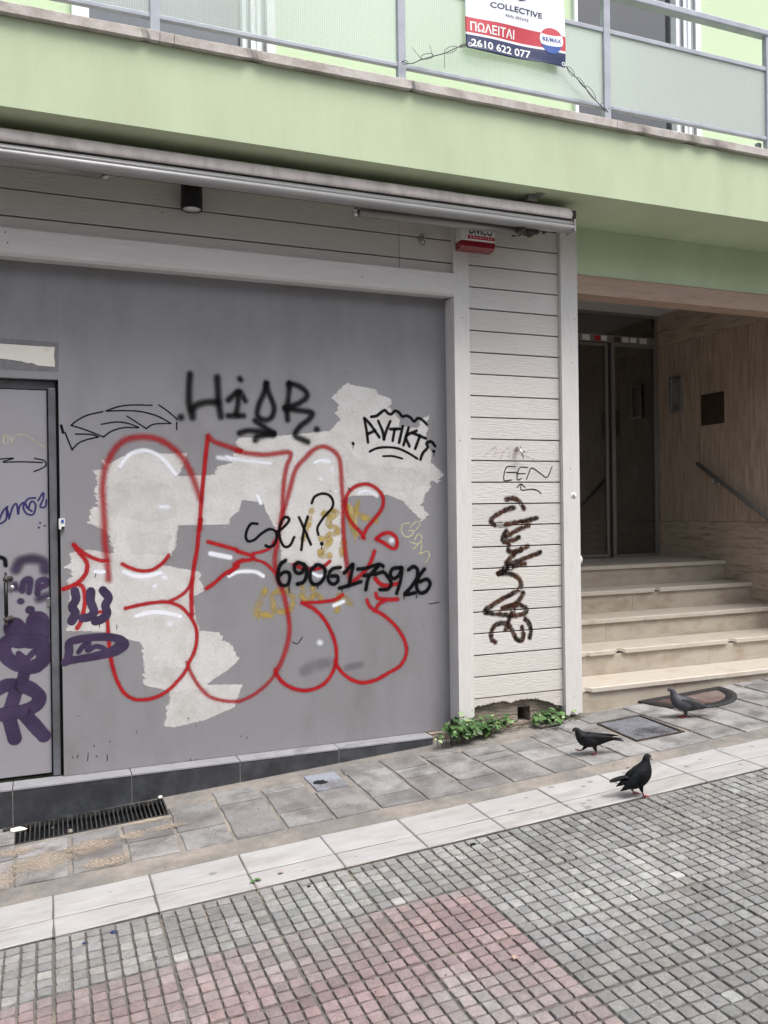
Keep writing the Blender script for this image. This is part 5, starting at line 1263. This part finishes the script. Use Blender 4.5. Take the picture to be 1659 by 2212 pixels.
m = MB(); m.box((2.555, -0.115, 3.379), (2.805, -0.031, 3.56), 0.008); m.build('case', M['white_plastic'], al)
m = MB(); m.extr_x([(-0.031, 3.378), (-0.113, 3.378), (-0.110, 3.345), (-0.095, 3.330), (-0.031, 3.330)], 2.556, 2.804, 0, False); m.build('strobe_base', M['red_plastic'], al)
m = MB(); m.box((2.60, -0.1165, 3.389), (2.80, -0.1145, 3.545)); lab = m.build('label_plate', M['white_ink'], al)
m = MB(); m.box((2.602, -0.1175, 3.391), (2.798, -0.1160, 3.414)); m.build('red_strip', M['red_ink'], lab)
v, f = text_mesh('DIVICO', 0.17, 0.052, 0.03); m = MB(); m.add([(2.613 + a, -0.1176, 3.421 + b) for a, b in v], f); m.build('lettering', M['black_ink'], lab)
v, f = text_mesh('s e c u r i t y', 0.165, 0.016, 0.02); m = MB(); m.add([(2.618 + a, -0.1182, 3.394 + b) for a, b in v], f); m.build('lettering', M['white_ink'], lab)
sn = thing('door_sensor', (0.142, 0.09, 1.6), 'small white contact sensor stuck beside the grey metal door', 'sensor')
m = MB(); m.box((0.126, 0.078, 1.571), (0.158, 0.0995, 1.631), 0.002); m.build('case', M['white_plastic'], sn)
m = MB(); m.box((0.139, 0.0765, 1.605), (0.152, 0.0785, 1.625)); m.build('blue_mark', M['ban_blue'], sn)
m = MB(); m.box((0.140, 0.0765, 1.573), (0.157, 0.0785, 1.586)); m.build('battery_slot', M['black'], sn)
tp = thing('paper_strip', (-0.1, 0.099, 2.54), 'torn off-white paper strip stuck on the grey metal above the door', 'paper strip')
m = MB(); pts = [(-0.75, 2.49), (-0.5, 2.50), (-0.3, 2.505), (-0.16, 2.506), (-0.10, 2.502), (-0.05, 2.497), (-0.02, 2.485), (0.0, 2.490), (0.03, 2.478), (0.118, 2.474), (0.119, 2.50), (0.115, 2.53), (0.119, 2.583), (0.0, 2.585), (-0.16, 2.589), (-0.4, 2.592), (-0.75, 2.6)]
m.prism_xz([(x, z + rnd.uniform(-0.002, 0.002)) for x, z in pts], 0.0972, 0.0986); m.build('strip', M['paper'], tp)
m = MB(); m.prism_xz([(-0.8, 2.452), (0.10, 2.446), (0.137, 2.45), (0.139, 2.61), (0.05, 2.615), (-0.4, 2.62), (-0.8, 2.625)], 0.0990, 0.0996); m.build('glue_residue', M['glue'], tp)
sk = thing('round_sticker', (3.445, -0.033, 1.707), 'small round white sticker with a black scribble on the corner trim', 'sticker')
m = MB(); m.tube([(3.443, -0.0332, 1.735), (3.443, -0.0318, 1.735)], 0.022, 20); m.build('sticker_disc', M['white_ink'], sk)
m = MB(); m.tube([(3.437, -0.0335, 1.738), (3.443, -0.0335, 1.746), (3.449, -0.0335, 1.738), (3.440, -0.0335, 1.732), (3.452, -0.0335, 1.728), (3.447, -0.0335, 1.722)], 0.0028, 6); m.build('scribble', M['black_ink'], sk)
hb = thing('broken_bracket', (3.02, -0.01, 2.05), 'bent broken metal bracket sticking out of the white boards', 'bracket')
m = MB(); m.tube([(3.015, 0.002, 2.055), (3.012, -0.03, 2.052), (3.025, -0.05, 2.022), (3.036, -0.052, 1.985)], [0.011, 0.010, 0.008, 0.004], 8); m.tube([(3.022, -0.045, 2.025), (3.042, -0.06, 2.035), (3.062, -0.062, 2.046)], [0.006, 0.005, 0.003], 8); m.tube([(3.012, -0.022, 2.060), (3.012, -0.034, 2.060)], 0.012, 12); m.build('bent_arm', M['chrome'], hb)

# ------------------------------------------------------------------ on the pavement
dg = thing('drain_grate', W(0.24, -0.15), 'black slotted metal drain grate along the foot of the dark plinth', 'drain grate')
def sbox(mb, s0, s1, t0, t1, h0, h1):
    v = [W(s, t, h) for h in (h0, h1) for s, t in ((s0, t0), (s1, t0), (s1, t1), (s0, t1))]
    mb.add(v, [(0, 3, 2, 1), (4, 5, 6, 7), (0, 1, 5, 4), (1, 2, 6, 5), (2, 3, 7, 6), (3, 0, 4, 7)])
m = MB(); s0, s1, t0, t1 = PIT
sbox(m, s0, s1, t0, t0 + 0.008, -0.03, 0.0); sbox(m, s0, s1, t1 - 0.008, t1, -0.03, -0.002); sbox(m, s0, s0 + 0.008, t0, t1, -0.03, 0.001); sbox(m, s1 - 0.008, s1, t0, t1, -0.03, 0.001); m.build('frame', M['grate'], dg)
m = MB(); nb = 35
for i in range(nb):
    s_ = s0 + 0.018 + (s1 - s0 - 0.036) * i / (nb - 1) + rnd.uniform(-0.001, 0.001)
    sbox(m, s_ - 0.0032, s_ + 0.0032, t0 + 0.006, t1 - 0.006, -0.025, -0.004 + rnd.uniform(-0.002, 0.001))
m.build('bars', M['grate'], dg)
m = MB(); v = [W(s, t, h) for h in (-0.18, -0.03) for s, t in ((s0 - .01, t0 - .01), (s1 + .01, t0 - .01), (s1 + .01, t1 + .01), (s0 - .01, t1 + .01))]
m.add(v, [(0, 1, 2, 3), (0, 4, 5, 1), (1, 5, 6, 2), (2, 6, 7, 3), (3, 7, 4, 0)]); m.build('channel', M['pit'], dg)
def crumple(name, s, t, h, size, mt, label, cat, group=None, flat=0.35):
    m = MB(); bm = bmesh.new(); bmesh.ops.create_icosphere(bm, subdivisions=2, radius=1)
    for q in bm.verts:
        d = 1 + 0.45 * mnoise.noise(q.co * 2.1 + Vector((s * 9, t * 9, 0)))
        q.co = Vector((q.co.x * size[0] * d, q.co.y * size[1] * d, q.co.z * size[0] * flat * d))
    b = Vector(W(s, t, h + size[0] * flat * 0.7))
    for q in bm.verts: q.co = q.co + b
    m.bm(bm); o = m.build(name, mt); return tag(o, label, cat, group)
crumple('paper_scrap', -0.10, -0.10, -0.004, (0.04, 0.022), M['paper'], 'crumpled scrap of white paper lying on the drain grate', 'litter')
crumple('pebble', 0.64, -0.02, 0.0, (0.014, 0.012), M['paper'], 'pale pebble at the plinth end of the drain grate', 'pebble', flat=0.7)
crumple('pebble', 0.155, -0.285, 0.0, (0.014, 0.012), M['mortar'], 'brownish pebble caught on the street edge of the drain grate', 'pebble', flat=0.8)

bp = thing('access_cover', W(1.53, -0.26), 'small square bluish access cover with a dark blot set in flagstones', 'cover')
m = MB(); m.c['t'] = []; slab(m, 1.452, 1.635, -0.405, -0.125, 0.004, 0.02, 0.005, (1.1, 1.2, 1.42)); m.build('lid', M['flag'], bp)
m = MB(); pts = []
for i in range(14):
    a = 2 * math.pi * i / 14; r_ = rnd.uniform(0.5, 1.1); pts.append(W(1.505 + 0.045 * r_ * math.cos(a), -0.285 + 0.04 * r_ * math.sin(a), 0.0078))
m.add(pts, [tuple(range(14))]); m.build('blot', M['black'], bp)
mh = thing('manhole_cover', W(3.61, -0.41), 'worn blue-grey steel manhole cover let into the flagstones before the steps', 'manhole cover')
def qd(u, v_, h):
    a = (3.435, -0.64); b = (3.800, -0.645); c = (3.815, -0.19); d = (3.462, -0.185)
    s_ = (1 - u) * (1 - v_) * a[0] + u * (1 - v_) * b[0] + u * v_ * c[0] + (1 - u) * v_ * d[0]
    t_ = (1 - u) * (1 - v_) * a[1] + u * (1 - v_) * b[1] + u * v_ * c[1] + (1 - u) * v_ * d[1]
    return W(s_, t_, h)
def cell(mb, u0, u1, v0, v1, h0, h1, k=0.0):
    v = [qd(u, w_, h0) for u, w_ in ((u0, v0), (u1, v0), (u1, v1), (u0, v1))] + [qd(u, w_, h1) for u, w_ in ((u0 + k, v0 + k), (u1 - k, v0 + k), (u1 - k, v1 - k), (u0 + k, v1 - k))]
    mb.add(v, [(4, 5, 6, 7), (0, 1, 5, 4), (1, 2, 6, 5), (2, 3, 7, 6), (3, 0, 4, 7)])
m = MB(); cell(m, 0, 1, 0, 0.03, -0.01, 0.005); cell(m, 0, 1, 0.97, 1, -0.01, 0.005); cell(m, 0, 0.03, 0.03, 0.97, -0.01, 0.005); cell(m, 0.95, 0.99, 0.03, 0.97, -0.01, 0.006); m.build('frame', M['dark_metal'], mh)
m = MB(); cell(m, 0.035, 0.925, 0.035, 0.965, -0.01, 0.0015)
for i in range(12):
    for j in range(14):
        cell(m, 0.05 + 0.0715 * i, 0.05 + 0.0715 * i + 0.062, 0.05 + 0.0645 * j, 0.05 + 0.0645 * j + 0.055, 0.0014, 0.0035, 0.006)
m.build('lid', M['manhole'], mh)
sd_ = thing('drain_cover', W(3.2, 0.0), 'small broken metal drain cover under the cut weeds by the corner trim', 'cover')
m = MB(); sbox(m, 3.10, 3.27, -0.075, -0.066, -0.004, 0.008); sbox(m, 3.262, 3.272, -0.066, 0.05, -0.004, 0.008); sbox(m, 3.285, 3.293, -0.075, 0.05, -0.004, 0.006); m.build('frame', M['dark_metal'], sd_)
m = MB(); sbox(m, 3.105, 3.19, -0.062, 0.045, -0.004, 0.004); sbox(m, 3.195, 3.258, -0.060, 0.02, -0.004, 0.003); m.build('lid', M['mortar'], sd_)

dm = thing('doormat', W(4.37, 0.0), 'half-round worn reddish doormat with black rubber border below the steps', 'doormat')
def half(r0, r1, h0, h1, mt, name, full=False):
    m = MB(); n = 40; vs = []; fs = []
    ce = (4.375, 0.072)
    def P(k, i, h):
        a = math.pi + math.pi * i / n
        return W(ce[0] + 0.365 * k * math.cos(a) * (1 + 0.0 * i), ce[1] - 0.02 * (1 - k) * 2 + (0.40 * k - 0.0) * math.sin(a) - 0.012 * (math.cos(a)), h)
    rows = [(r0, h0), (r0, h1), (r1, h1 - 0.001), (r1, h0)] if not full else [(r0, h0), (r0, h1), (r0 * 0.5, h1 + 0.001), (0.02, h1)]
    for k, h in rows:
        for i in range(n + 1): vs.append(P(k, i, h + mnoise.noise(Vector((i * 0.3, k * 9, 1))) * 0.0015))
    for r_ in range(3):
        for i in range(n): fs.append((r_ * (n + 1) + i, r_ * (n + 1) + i + 1, (r_ + 1) * (n + 1) + i + 1, (r_ + 1) * (n + 1) + i))
    m.add(vs, [f[::-1] for f in fs], 0, True)
    if not full:
        a0 = ce[0] - 0.365 * r0; a1 = ce[0] + 0.365 * r0
        v = [W(x, y, h) for h in (h0, h1) for x, y in ((a0 + 0.012, ce[1] - 0.052), (a1 - 0.02, ce[1] - 0.070), (a1, ce[1] + 0.0), (a0, ce[1] + 0.014))]
        m.add(v, [(4, 5, 6, 7), (0, 1, 5, 4), (1, 2, 6, 5), (2, 3, 7, 6), (3, 0, 4, 7)])
    m.build(name, mt, dm)
half(1.0, 0.78, 0.002, 0.014, M['rubber'], 'rubber_border'); half(0.80, 0.5, 0.002, 0.010, M['mat_red'], 'mat_field', True)
m = MB()
for k in range(46):
    a = math.pi + math.pi * (k + 0.5) / 46
    s_ = 4.375 + 0.365 * 0.90 * math.cos(a); t_ = 0.072 + 0.40 * 0.90 * math.sin(a) - 0.012 * math.cos(a)
    b = Vector(W(s_, t_, 0.013)); m.tube([b, b + Vector((0, 0, 0.004))], [0.008, 0.005], 6)
m.build('rubber_studs', M['rubber'], dm)

# ------------------------------------------------------------------ weeds and leaves
def leaf(mb, p, d, size, up_=Vector((0, 0, 1)), fold=0.25):
    d = d.normalized(); sd2 = d.cross(up_)
    if sd2.length < 1e-3: sd2 = Vector((1, 0, 0))
    sd2.normalize(); nn = sd2.cross(d).normalized()
    prof = [(0.0, 0.0), (0.14, 0.16), (0.32, 0.33), (0.5, 0.36), (0.68, 0.28), (0.85, 0.13), (1.0, 0.0)]
    vs = []
    for (l, w_) in prof:
        dr = -0.22 * l * l
        c = p + d * size * l + nn * size * dr
        vs += [c - sd2 * size * w_ + nn * size * w_ * fold, c, c + sd2 * size * w_ + nn * size * w_ * fold]
    fs = []
    for i in range(len(prof) - 1):
        fs += [(3 * i, 3 * i + 1, 3 * i + 4, 3 * i + 3), (3 * i + 1, 3 * i + 2, 3 * i + 5, 3 * i + 4)]
    mb.add(vs, fs, rnd.choices((0, 1, 2), (6, 1.6, 4))[0], True)
def weed(label, cs, n, reach, hgt, lie=0.0):
    t = thing('weed', W(*cs[0]), label, 'weed', 'weeds at the foot of the boarding')
    ms = MB(); ml = MB()
    for i in range(n):
        c = cs[i % len(cs)]
        b = Vector(W(c[0] + rnd.uniform(-.07, .07), c[1] + rnd.uniform(-.03, .03), 0.002))
        an = rnd.uniform(math.pi * 0.95, math.pi * 2.05)
        d = Vector((math.cos(an), math.sin(an) * 0.8, 0)) * reach * rnd.uniform(0.4, 1)
        h = hgt * rnd.uniform(0.45, 1)
        pts = [b, b + d * 0.35 + Vector((0, 0, h * 0.75)), b + d * 0.7 + Vector((0, 0, h)), b + d + Vector((0, 0, h * (0.75 - lie * 0.4)))]
        ms.tube(pts, [0.0022, 0.002, 0.0016, 0.001], 5)
        for k in range(6):
            f = 0.3 + 0.7 * k / 5
            q = min(2, int(f * 3)); ff = f * 3 - q
            p = pts[q].lerp(pts[q + 1], ff)
            a2 = rnd.uniform(0, 2 * math.pi)
            dd = Vector((math.cos(a2), math.sin(a2) - 0.25, rnd.uniform(-0.7, 0.55)))
            p0 = p + dd.normalized() * 0.008
            leaf(ml, p0, dd, rnd.choice((0.022, 0.034, 0.045, 0.062)) * rnd.uniform(0.85, 1.1), Vector((rnd.uniform(-.5, .5), rnd.uniform(-.9, .1), 1)))
    for i_, v in enumerate(ml.v):
        zg = 0.06 * v[0] + 0.008
        if v[2] < zg: ml.v[i_] = (v[0], v[1], zg + rnd.uniform(0, 0.004))
    ms.build('stems', M['stem'], t); ml.build('leaves', [M['leaf_a'], M['leaf_b'], M['leaf_c']], t)
    return t
weed('bushy green weed growing at the splintered foot of the left trim', [(2.42, -0.05), (2.52, -0.03), (2.60, -0.06), (2.48, -0.09)], 24, 0.12, 0.18)
weed('green weed spreading along the masonry left of the square wall hole', [(2.70, -0.02), (2.79, -0.0), (2.87, 0.02), (2.73, 0.01)], 20, 0.10, 0.13)
weed('cut wilted weed lying by the square wall hole and corner trim', [(3.14, 0.03), (3.22, 0.07), (3.30, 0.09), (3.12, -0.02)], 16, 0.15, 0.09, 1.0)
# dry twigs lying by the weeds
m = MB()
for i in range(26):
    b = Vector(W(rnd.choice((2.9, 2.95, 3.25, 3.38)) + rnd.uniform(-.08, .08), rnd.uniform(-0.06, 0.1), 0.008)); a = rnd.uniform(-0.5, 0.6)
    d = Vector((math.cos(a), math.sin(a), rnd.uniform(-0.02, 0.15))) * rnd.uniform(0.06, 0.16)
    m.tube([b, b + d * 0.5 + Vector((0, 0, 0.008)), b + d], [0.002, 0.0018, 0.001], 5)
tag(m.build('dry_twigs', M['stem']), 'tangle of dry brown twigs beside the weeds', 'twigs', kind='stuff')
def fallen(s, t, h, mt, label, n=3, size=0.03, name='fallen_leaf'):
    m = MB(); b = Vector(W(s, t, h + 0.008))
    for k in range(n):
        a = rnd.uniform(0, 6.28) if n > 1 else 0.3
        leaf(m, b, Vector((math.cos(a), math.sin(a), 0.1)), size * rnd.uniform(0.7, 1.1))
    o = m.build(name, mt); o.data.polygons.foreach_set('material_index', [0] * len(o.data.polygons)); return tag(o, label, 'leaf', 'fallen leaves on the street')
fallen(0.885, -1.345, 0.004, M['leaf_a'], 'green leaf sprig lying on a joint of the white kerb', 4, 0.03)
fallen(0.99, -1.33, 0.004, M['lintel'], 'small pinkish dry leaf on the white kerb right of the green sprig', 1, 0.028)
fallen(1.55, -2.41, 0.003, M['lintel'], 'curled brown leaf on the pink tiles at the bottom centre', 2, 0.032)
fallen(3.30, -1.93, 0.003, M['black'], 'dark curled leaf on the grey tiles at the far right', 2, 0.04)
crumple('litter_scrap', 1.08, -1.50, 0.0, (0.009, 0.009), M['black'], 'tiny dark scrap on tiles just below the kerb, left of centre', 'litter')
crumple('litter_scrap', 1.87, -1.48, 0.0, (0.016, 0.008), M['black'], 'dark oval scrap on tiles just below the kerb', 'litter')
crumple('litter_scrap', 0.29, -1.49, 0.0, (0.013, 0.010), M['ban_navy'], 'navy scrap on the tiles under the kerb at the left', 'litter')
crumple('litter_scrap', 0.18, -1.52, 0.0, (0.008, 0.008), M['ban_navy'], 'navy bead-sized scrap on the leftmost tiles', 'litter')
# drifted sand over the flagstones at the left
SA = paint_mat('drifted_sand', (172, 158, 142), 0.8, 0.95, 90, c2=(150, 136, 120), op=0.85)
m = MB(); m.c['a'] = []
for (s_, t_, rs, rt_) in ((0.02, -0.62, 0.20, 0.16), (0.24, -0.55, 0.16, 0.12), (-0.2, -0.75, 0.18, 0.14), (0.45, -0.52, 0.10, 0.07), (0.30, -0.78, 0.14, 0.09), (0.62, -0.50, 0.12, 0.05), (-0.1, -0.42, 0.15, 0.07), (0.55, -0.36, 0.14, 0.04)):
    b = len(m.v); n = 18
    for ring_, al in ((0.0, 0.95), (0.55, 0.8), (1.0, 0.0)):
        for q in range(n):
            a = 2 * math.pi * q / n; r_ = ring_ * (1 + 0.3 * mnoise.noise(Vector((q, s_ * 9, t_ * 9))))
            m.v.append(W(s_ + rs * r_ * math.cos(a), t_ + rt_ * r_ * math.sin(a), 0.0085 + 0.00015 * (b // 54))); m.c['a'].append((al, al, al, 1))
    for r_ in range(2):
        for q in range(n):
            m.f.append((b + r_ * n + q, b + (r_ + 1) * n + q, b + (r_ + 1) * n + (q + 1) % n, b + r_ * n + (q + 1) % n)); m.m.append(0); m.sm.append(False)
tag(m.build('sand', SA), 'sandy dust drifted over the flagstones by the drain', 'sand', kind='stuff')
m = MB()
for i in range(260):
    s_ = rnd.uniform(-0.3, 5); t_ = rnd.choice((rnd.uniform(-1.02, -0.05), rnd.uniform(-3.2, -1.4))); b = Vector(W(s_, t_, 0.004)); r_ = rnd.uniform(0.0012, 0.0035)
    m.tube([b, b + Vector((r_, r_, r_ * 1.2))], [r_, r_ * 0.6], 5)
tag(m.build('grit', M['mortar']), 'loose grit scattered over the paving', 'grit', kind='stuff')

# ------------------------------------------------------------------ pigeons
AX = Vector((0.926, -0.378, 0)); AZ = Vector((0, 0, 1)); AL = Vector((0.378, 0.926, 0))
def loft(mb, base, st, mi, k, org, seg=14, lat=0.0, yawr=0.0, sub=4):
    """st: (px, py, half thickness in the side plane, half width sideways) in traced units; k metres per unit"""
    pts = []
    n = len(st)
    for i in range(n - 1):
        p = [st[max(i - 1, 0)], st[i], st[i + 1], st[min(i + 2, n - 1)]]
        for q in range(sub):
            t = q / sub
            pts.append([0.5 * (2 * b + (c - a) * t + (2 * a - 5 * b + 4 * c - d) * t * t + (3 * b - a - 3 * c + d) * t ** 3) for a, b, c, d in zip(*p)])
    pts.append(list(st[-1]))
    C_ = [((x - org[0]) * k, (org[1] - y) * k) for x, y, _, _ in pts]
    ca, sa = math.cos(yawr), math.sin(yawr)
    ax = AX * ca + AL * sa; al = AL * ca - AX * sa
    vs = []; N_ = len(pts)
    for i in range(N_):
        a = C_[max(i - 1, 0)]; b = C_[min(i + 1, N_ - 1)]
        d = Vector((b[0] - a[0], b[1] - a[1])); d.normalize()
        nx, nz = -d.y, d.x
        h = max(pts[i][2], 0.5) * k; w = max(pts[i][3], 0.5) * k
        for q in range(seg):
            t = 2 * math.pi * q / seg
            e = h * math.cos(t)
            vs.append(base + ax * (C_[i][0] + nx * e) + AZ * (C_[i][1] + nz * e) + al * (w * math.sin(t) + lat * k))
    fs = []
    for i in range(N_ - 1):
        for q in range(seg): fs.append((i * seg + q, i * seg + (q + 1) % seg, (i + 1) * seg + (q + 1) % seg, (i + 1) * seg + q))
    fs.append(tuple(range(seg))[::-1]); fs.append(tuple((N_ - 1) * seg + q for q in range(seg)))
    mb.add(vs, fs, mi, True)
def px(base, x, y, lat, k, org): return base + AX * ((x - org[0]) * k) + AZ * ((org[1] - y) * k) + AL * (lat * k)
def foot(mb, base, x, y, lat, k, org, sgn, mi, lift=0.0):
    c = px(base, x, y, lat, k, org)
    for an in (-0.5, 0.0, 0.5):
        d = (AX * math.cos(an) + AL * math.sin(an)) * sgn
        mb.tube([c + Vector((0, 0, 0.004)), c + d * 0.014 + Vector((0, 0, 0.005)), c + d * 0.028 + Vector((0, 0, 0.0015 + lift))], [0.0034, 0.003, 0.0012], 6, mi)
    mb.tube([c + Vector((0, 0, 0.004)), c - AX * sgn * 0.011 + Vector((0, 0, 0.001))], [0.003, 0.0012], 6, mi)
def pigeon(base, k, org, body, head_w, wings, tail, legs, beak, eye, sgn, mats, label, lat_w=1.0):
    t = tag(bpy.data.objects.new('pigeon', None), label, 'pigeon', 'pigeons on the street'); col.objects.link(t); t.empty_display_size = 0.1
    t.location = base; WLOC[t.name] = Vector(base)
    m = MB()
    loft(m, base, [(a, b, c * (1.12 if 4 < i < len(body) - 2 else 1), d * 1.08) for i, (a, b, c, d) in enumerate(body)], 0, k, org, 18)
    for tl_ in tail: loft(m, base, tl_, 0, k, org, 12)
    for st_, lat in wings:
        loft(m, base, st_, 1, k, org, 12, lat); loft(m, base, [(a, b, c, d) for a, b, c, d in st_], 1, k, org, 12, -lat)
    for hip, knee, ank, ft, lat, rad, up_ in legs:
        P = [px(base, *hip, lat, k, org), px(base, *knee, lat, k, org), px(base, *ank, lat, k, org), px(base, *ft, lat, k, org)]
        m.tube(P[:3], [0.017, 0.011, 0.0055], 10, 0)
        m.tube([P[1].lerp(P[2], 0.75), P[2], P[3] + Vector((0, 0, 0.002))], [0.0042, 0.0036, 0.0036], 8, 2)
        foot(m, base, ft[0], ft[1], lat, k, org, sgn, 2, up_)
    loft(m, base, beak, 3, k, org, 8)
    for s_ in (-1, 1):
        bm = bmesh.new(); bmesh.ops.create_uvsphere(bm, u_segments=10, v_segments=6, radius=0.0034)
        c = px(base, eye[0], eye[1], s_ * eye[2], k, org)
        for q in bm.verts: q.co = q.co * 0.85 + c
        m.bm(bm, 4, True)
    m.build('body', mats, t)
    return t
# walking black pigeon (faces left)
ka = 0.000407; oa = (530, 600)
pigeon(Vector(W(3.075, -0.715, 0.004)), ka, oa,
       [(212, 262, 8, 8), (222, 250, 22, 20), (242, 242, 34, 28), (268, 250, 44, 33), (296, 282, 56, 45), (330, 330, 78, 74), (385, 372, 98, 100), (460, 385, 98, 108), (550, 385, 82, 98), (640, 380, 60, 72), (720, 376, 40, 46), (780, 376, 26, 30), (820, 380, 12, 14)],
       1, [([(330, 320, 12, 5), (370, 345, 50, 14), (440, 365, 70, 20), (540, 370, 66, 18), (650, 362, 46, 13), (760, 354, 28, 9), (850, 352, 12, 6), (905, 360, 3, 3)], 88)],
       [[(760, 380, 20, 34), (830, 385, 16, 42), (900, 398, 12, 46), (945, 408, 6, 44)]],
       [((440, 440), (400, 500), (358, 540), (318, 560), 34, 1, 0.01), ((515, 450), (525, 510), (540, 548), (530, 598), -34, 1, 0.0)],
       [(218, 258, 9, 9), (204, 270, 6, 7), (190, 290, 2, 3)], (236, 246, 27), -1,
       [M['pig_dark'], M['pig_black'], M['pig_leg'], M['pig_beak'], M['pig_eye']], 'black pigeon walking left on the flagstones beside the manhole cover')
# upright black pigeon (faces right)
kb_ = 0.000351; ob = (1130, 1218)
pigeon(Vector(W(2.872, -1.398, 0.005)), kb_, ob,
       [(1284, 655, 8, 8), (1268, 640, 26, 24), (1240, 640, 42, 38), (1222, 665, 52, 46), (1213, 710, 58, 58), (1196, 780, 88, 88), (1160, 860, 122, 122), (1095, 940, 128, 132), (1020, 1000, 104, 112), (950, 1020, 70, 84), (890, 1010, 40, 50), (850, 985, 16, 20)],
       1, [([(1190, 800, 10, 6), (1150, 850, 62, 18), (1080, 920, 92, 26), (1000, 980, 84, 24), (920, 1035, 52, 16), (850, 1080, 24, 10), (798, 1108, 4, 4)], 108)],
       [[(960, 950, 30, 40), (890, 945, 30, 46), (800, 965, 30, 50), (730, 985, 24, 50), (682, 1002, 8, 46)]],
       [((1040, 1030), (1012, 1090), (1022, 1140), (1048, 1200), 44, 1, 0), ((1120, 1020), (1125, 1095), (1140, 1145), (1165, 1216), -44, 1, 0)],
       [(1276, 668, 10, 10), (1296, 684, 7, 7), (1318, 706, 2, 3)], (1256, 632, 36), 1,
       [M['pig_black'], M['pig_black'], M['pig_leg'], M['pig_beak'], M['pig_eye']], 'glossy black pigeon standing upright on the white kerb edge')
# grey pigeon (faces left)
kc = 0.000509; oc = (745, 602)
pigeon(Vector(W(4.0, -0.405, 0.004)), kc, oc,
       [(538, 252, 6, 6), (548, 240, 18, 18), (566, 236, 28, 24), (590, 245, 36, 28), (612, 285, 44, 38), (632, 340, 62, 58), (680, 395, 82, 80), (750, 425, 84, 88), (830, 440, 70, 80), (900, 450, 50, 60), (960, 458, 32, 40), (1000, 462, 14, 20)],
       1, [([(690, 350, 10, 5), (730, 385, 52, 14), (800, 415, 72, 18), (880, 432, 60, 16), (950, 445, 38, 11), (1010, 452, 18, 7), (1045, 452, 3, 3)], 72)],
       [[(930, 458, 18, 28), (990, 462, 16, 36), (1050, 466, 12, 38), (1098, 466, 5, 36)]],
       [((740, 470), (765, 530), (770, 565), (745, 602), -26, 1, 0), ((765, 470), (772, 530), (765, 560), (722, 600), 26, 1, 0)],
       [(546, 250, 8, 8), (532, 260, 6, 6), (520, 274, 2, 3)], (562, 238, 24), -1,
       [M['pig_grey'], M['pig_barred'], M['pig_leg'], M['pig_pale'], M['pig_eye']], 'blue-grey pigeon with speckled wings standing in front of the doormat')

# ------------------------------------------------------------------ unseen house added across the street so light falls mostly from above
if OPP:
    op = thing('added_house', (2, -10.2, 0), 'plain unseen house added behind the viewpoint to block low light', 'building')
    m = MB(); m.box((-14, -12, -2), (18, -9.0, OPP)); m.build('wall', M['opp'], op)
    for i in range(8):
        for j in range(3):
            x = -11.5 + 3.5 * i; z = 2.0 + 3.1 * j
            m = MB(); m.box((x, -9.02, z), (x + 1.2, -8.985, z + 1.7), 0.01); w_ = m.build('window', M['opp_glass'], op)
            m = MB(); m.box((x - 0.06, -9.03, z - 0.08), (x + 1.26, -8.94, z - 0.002), 0.01); m.build('sill', M['coping'], w_)
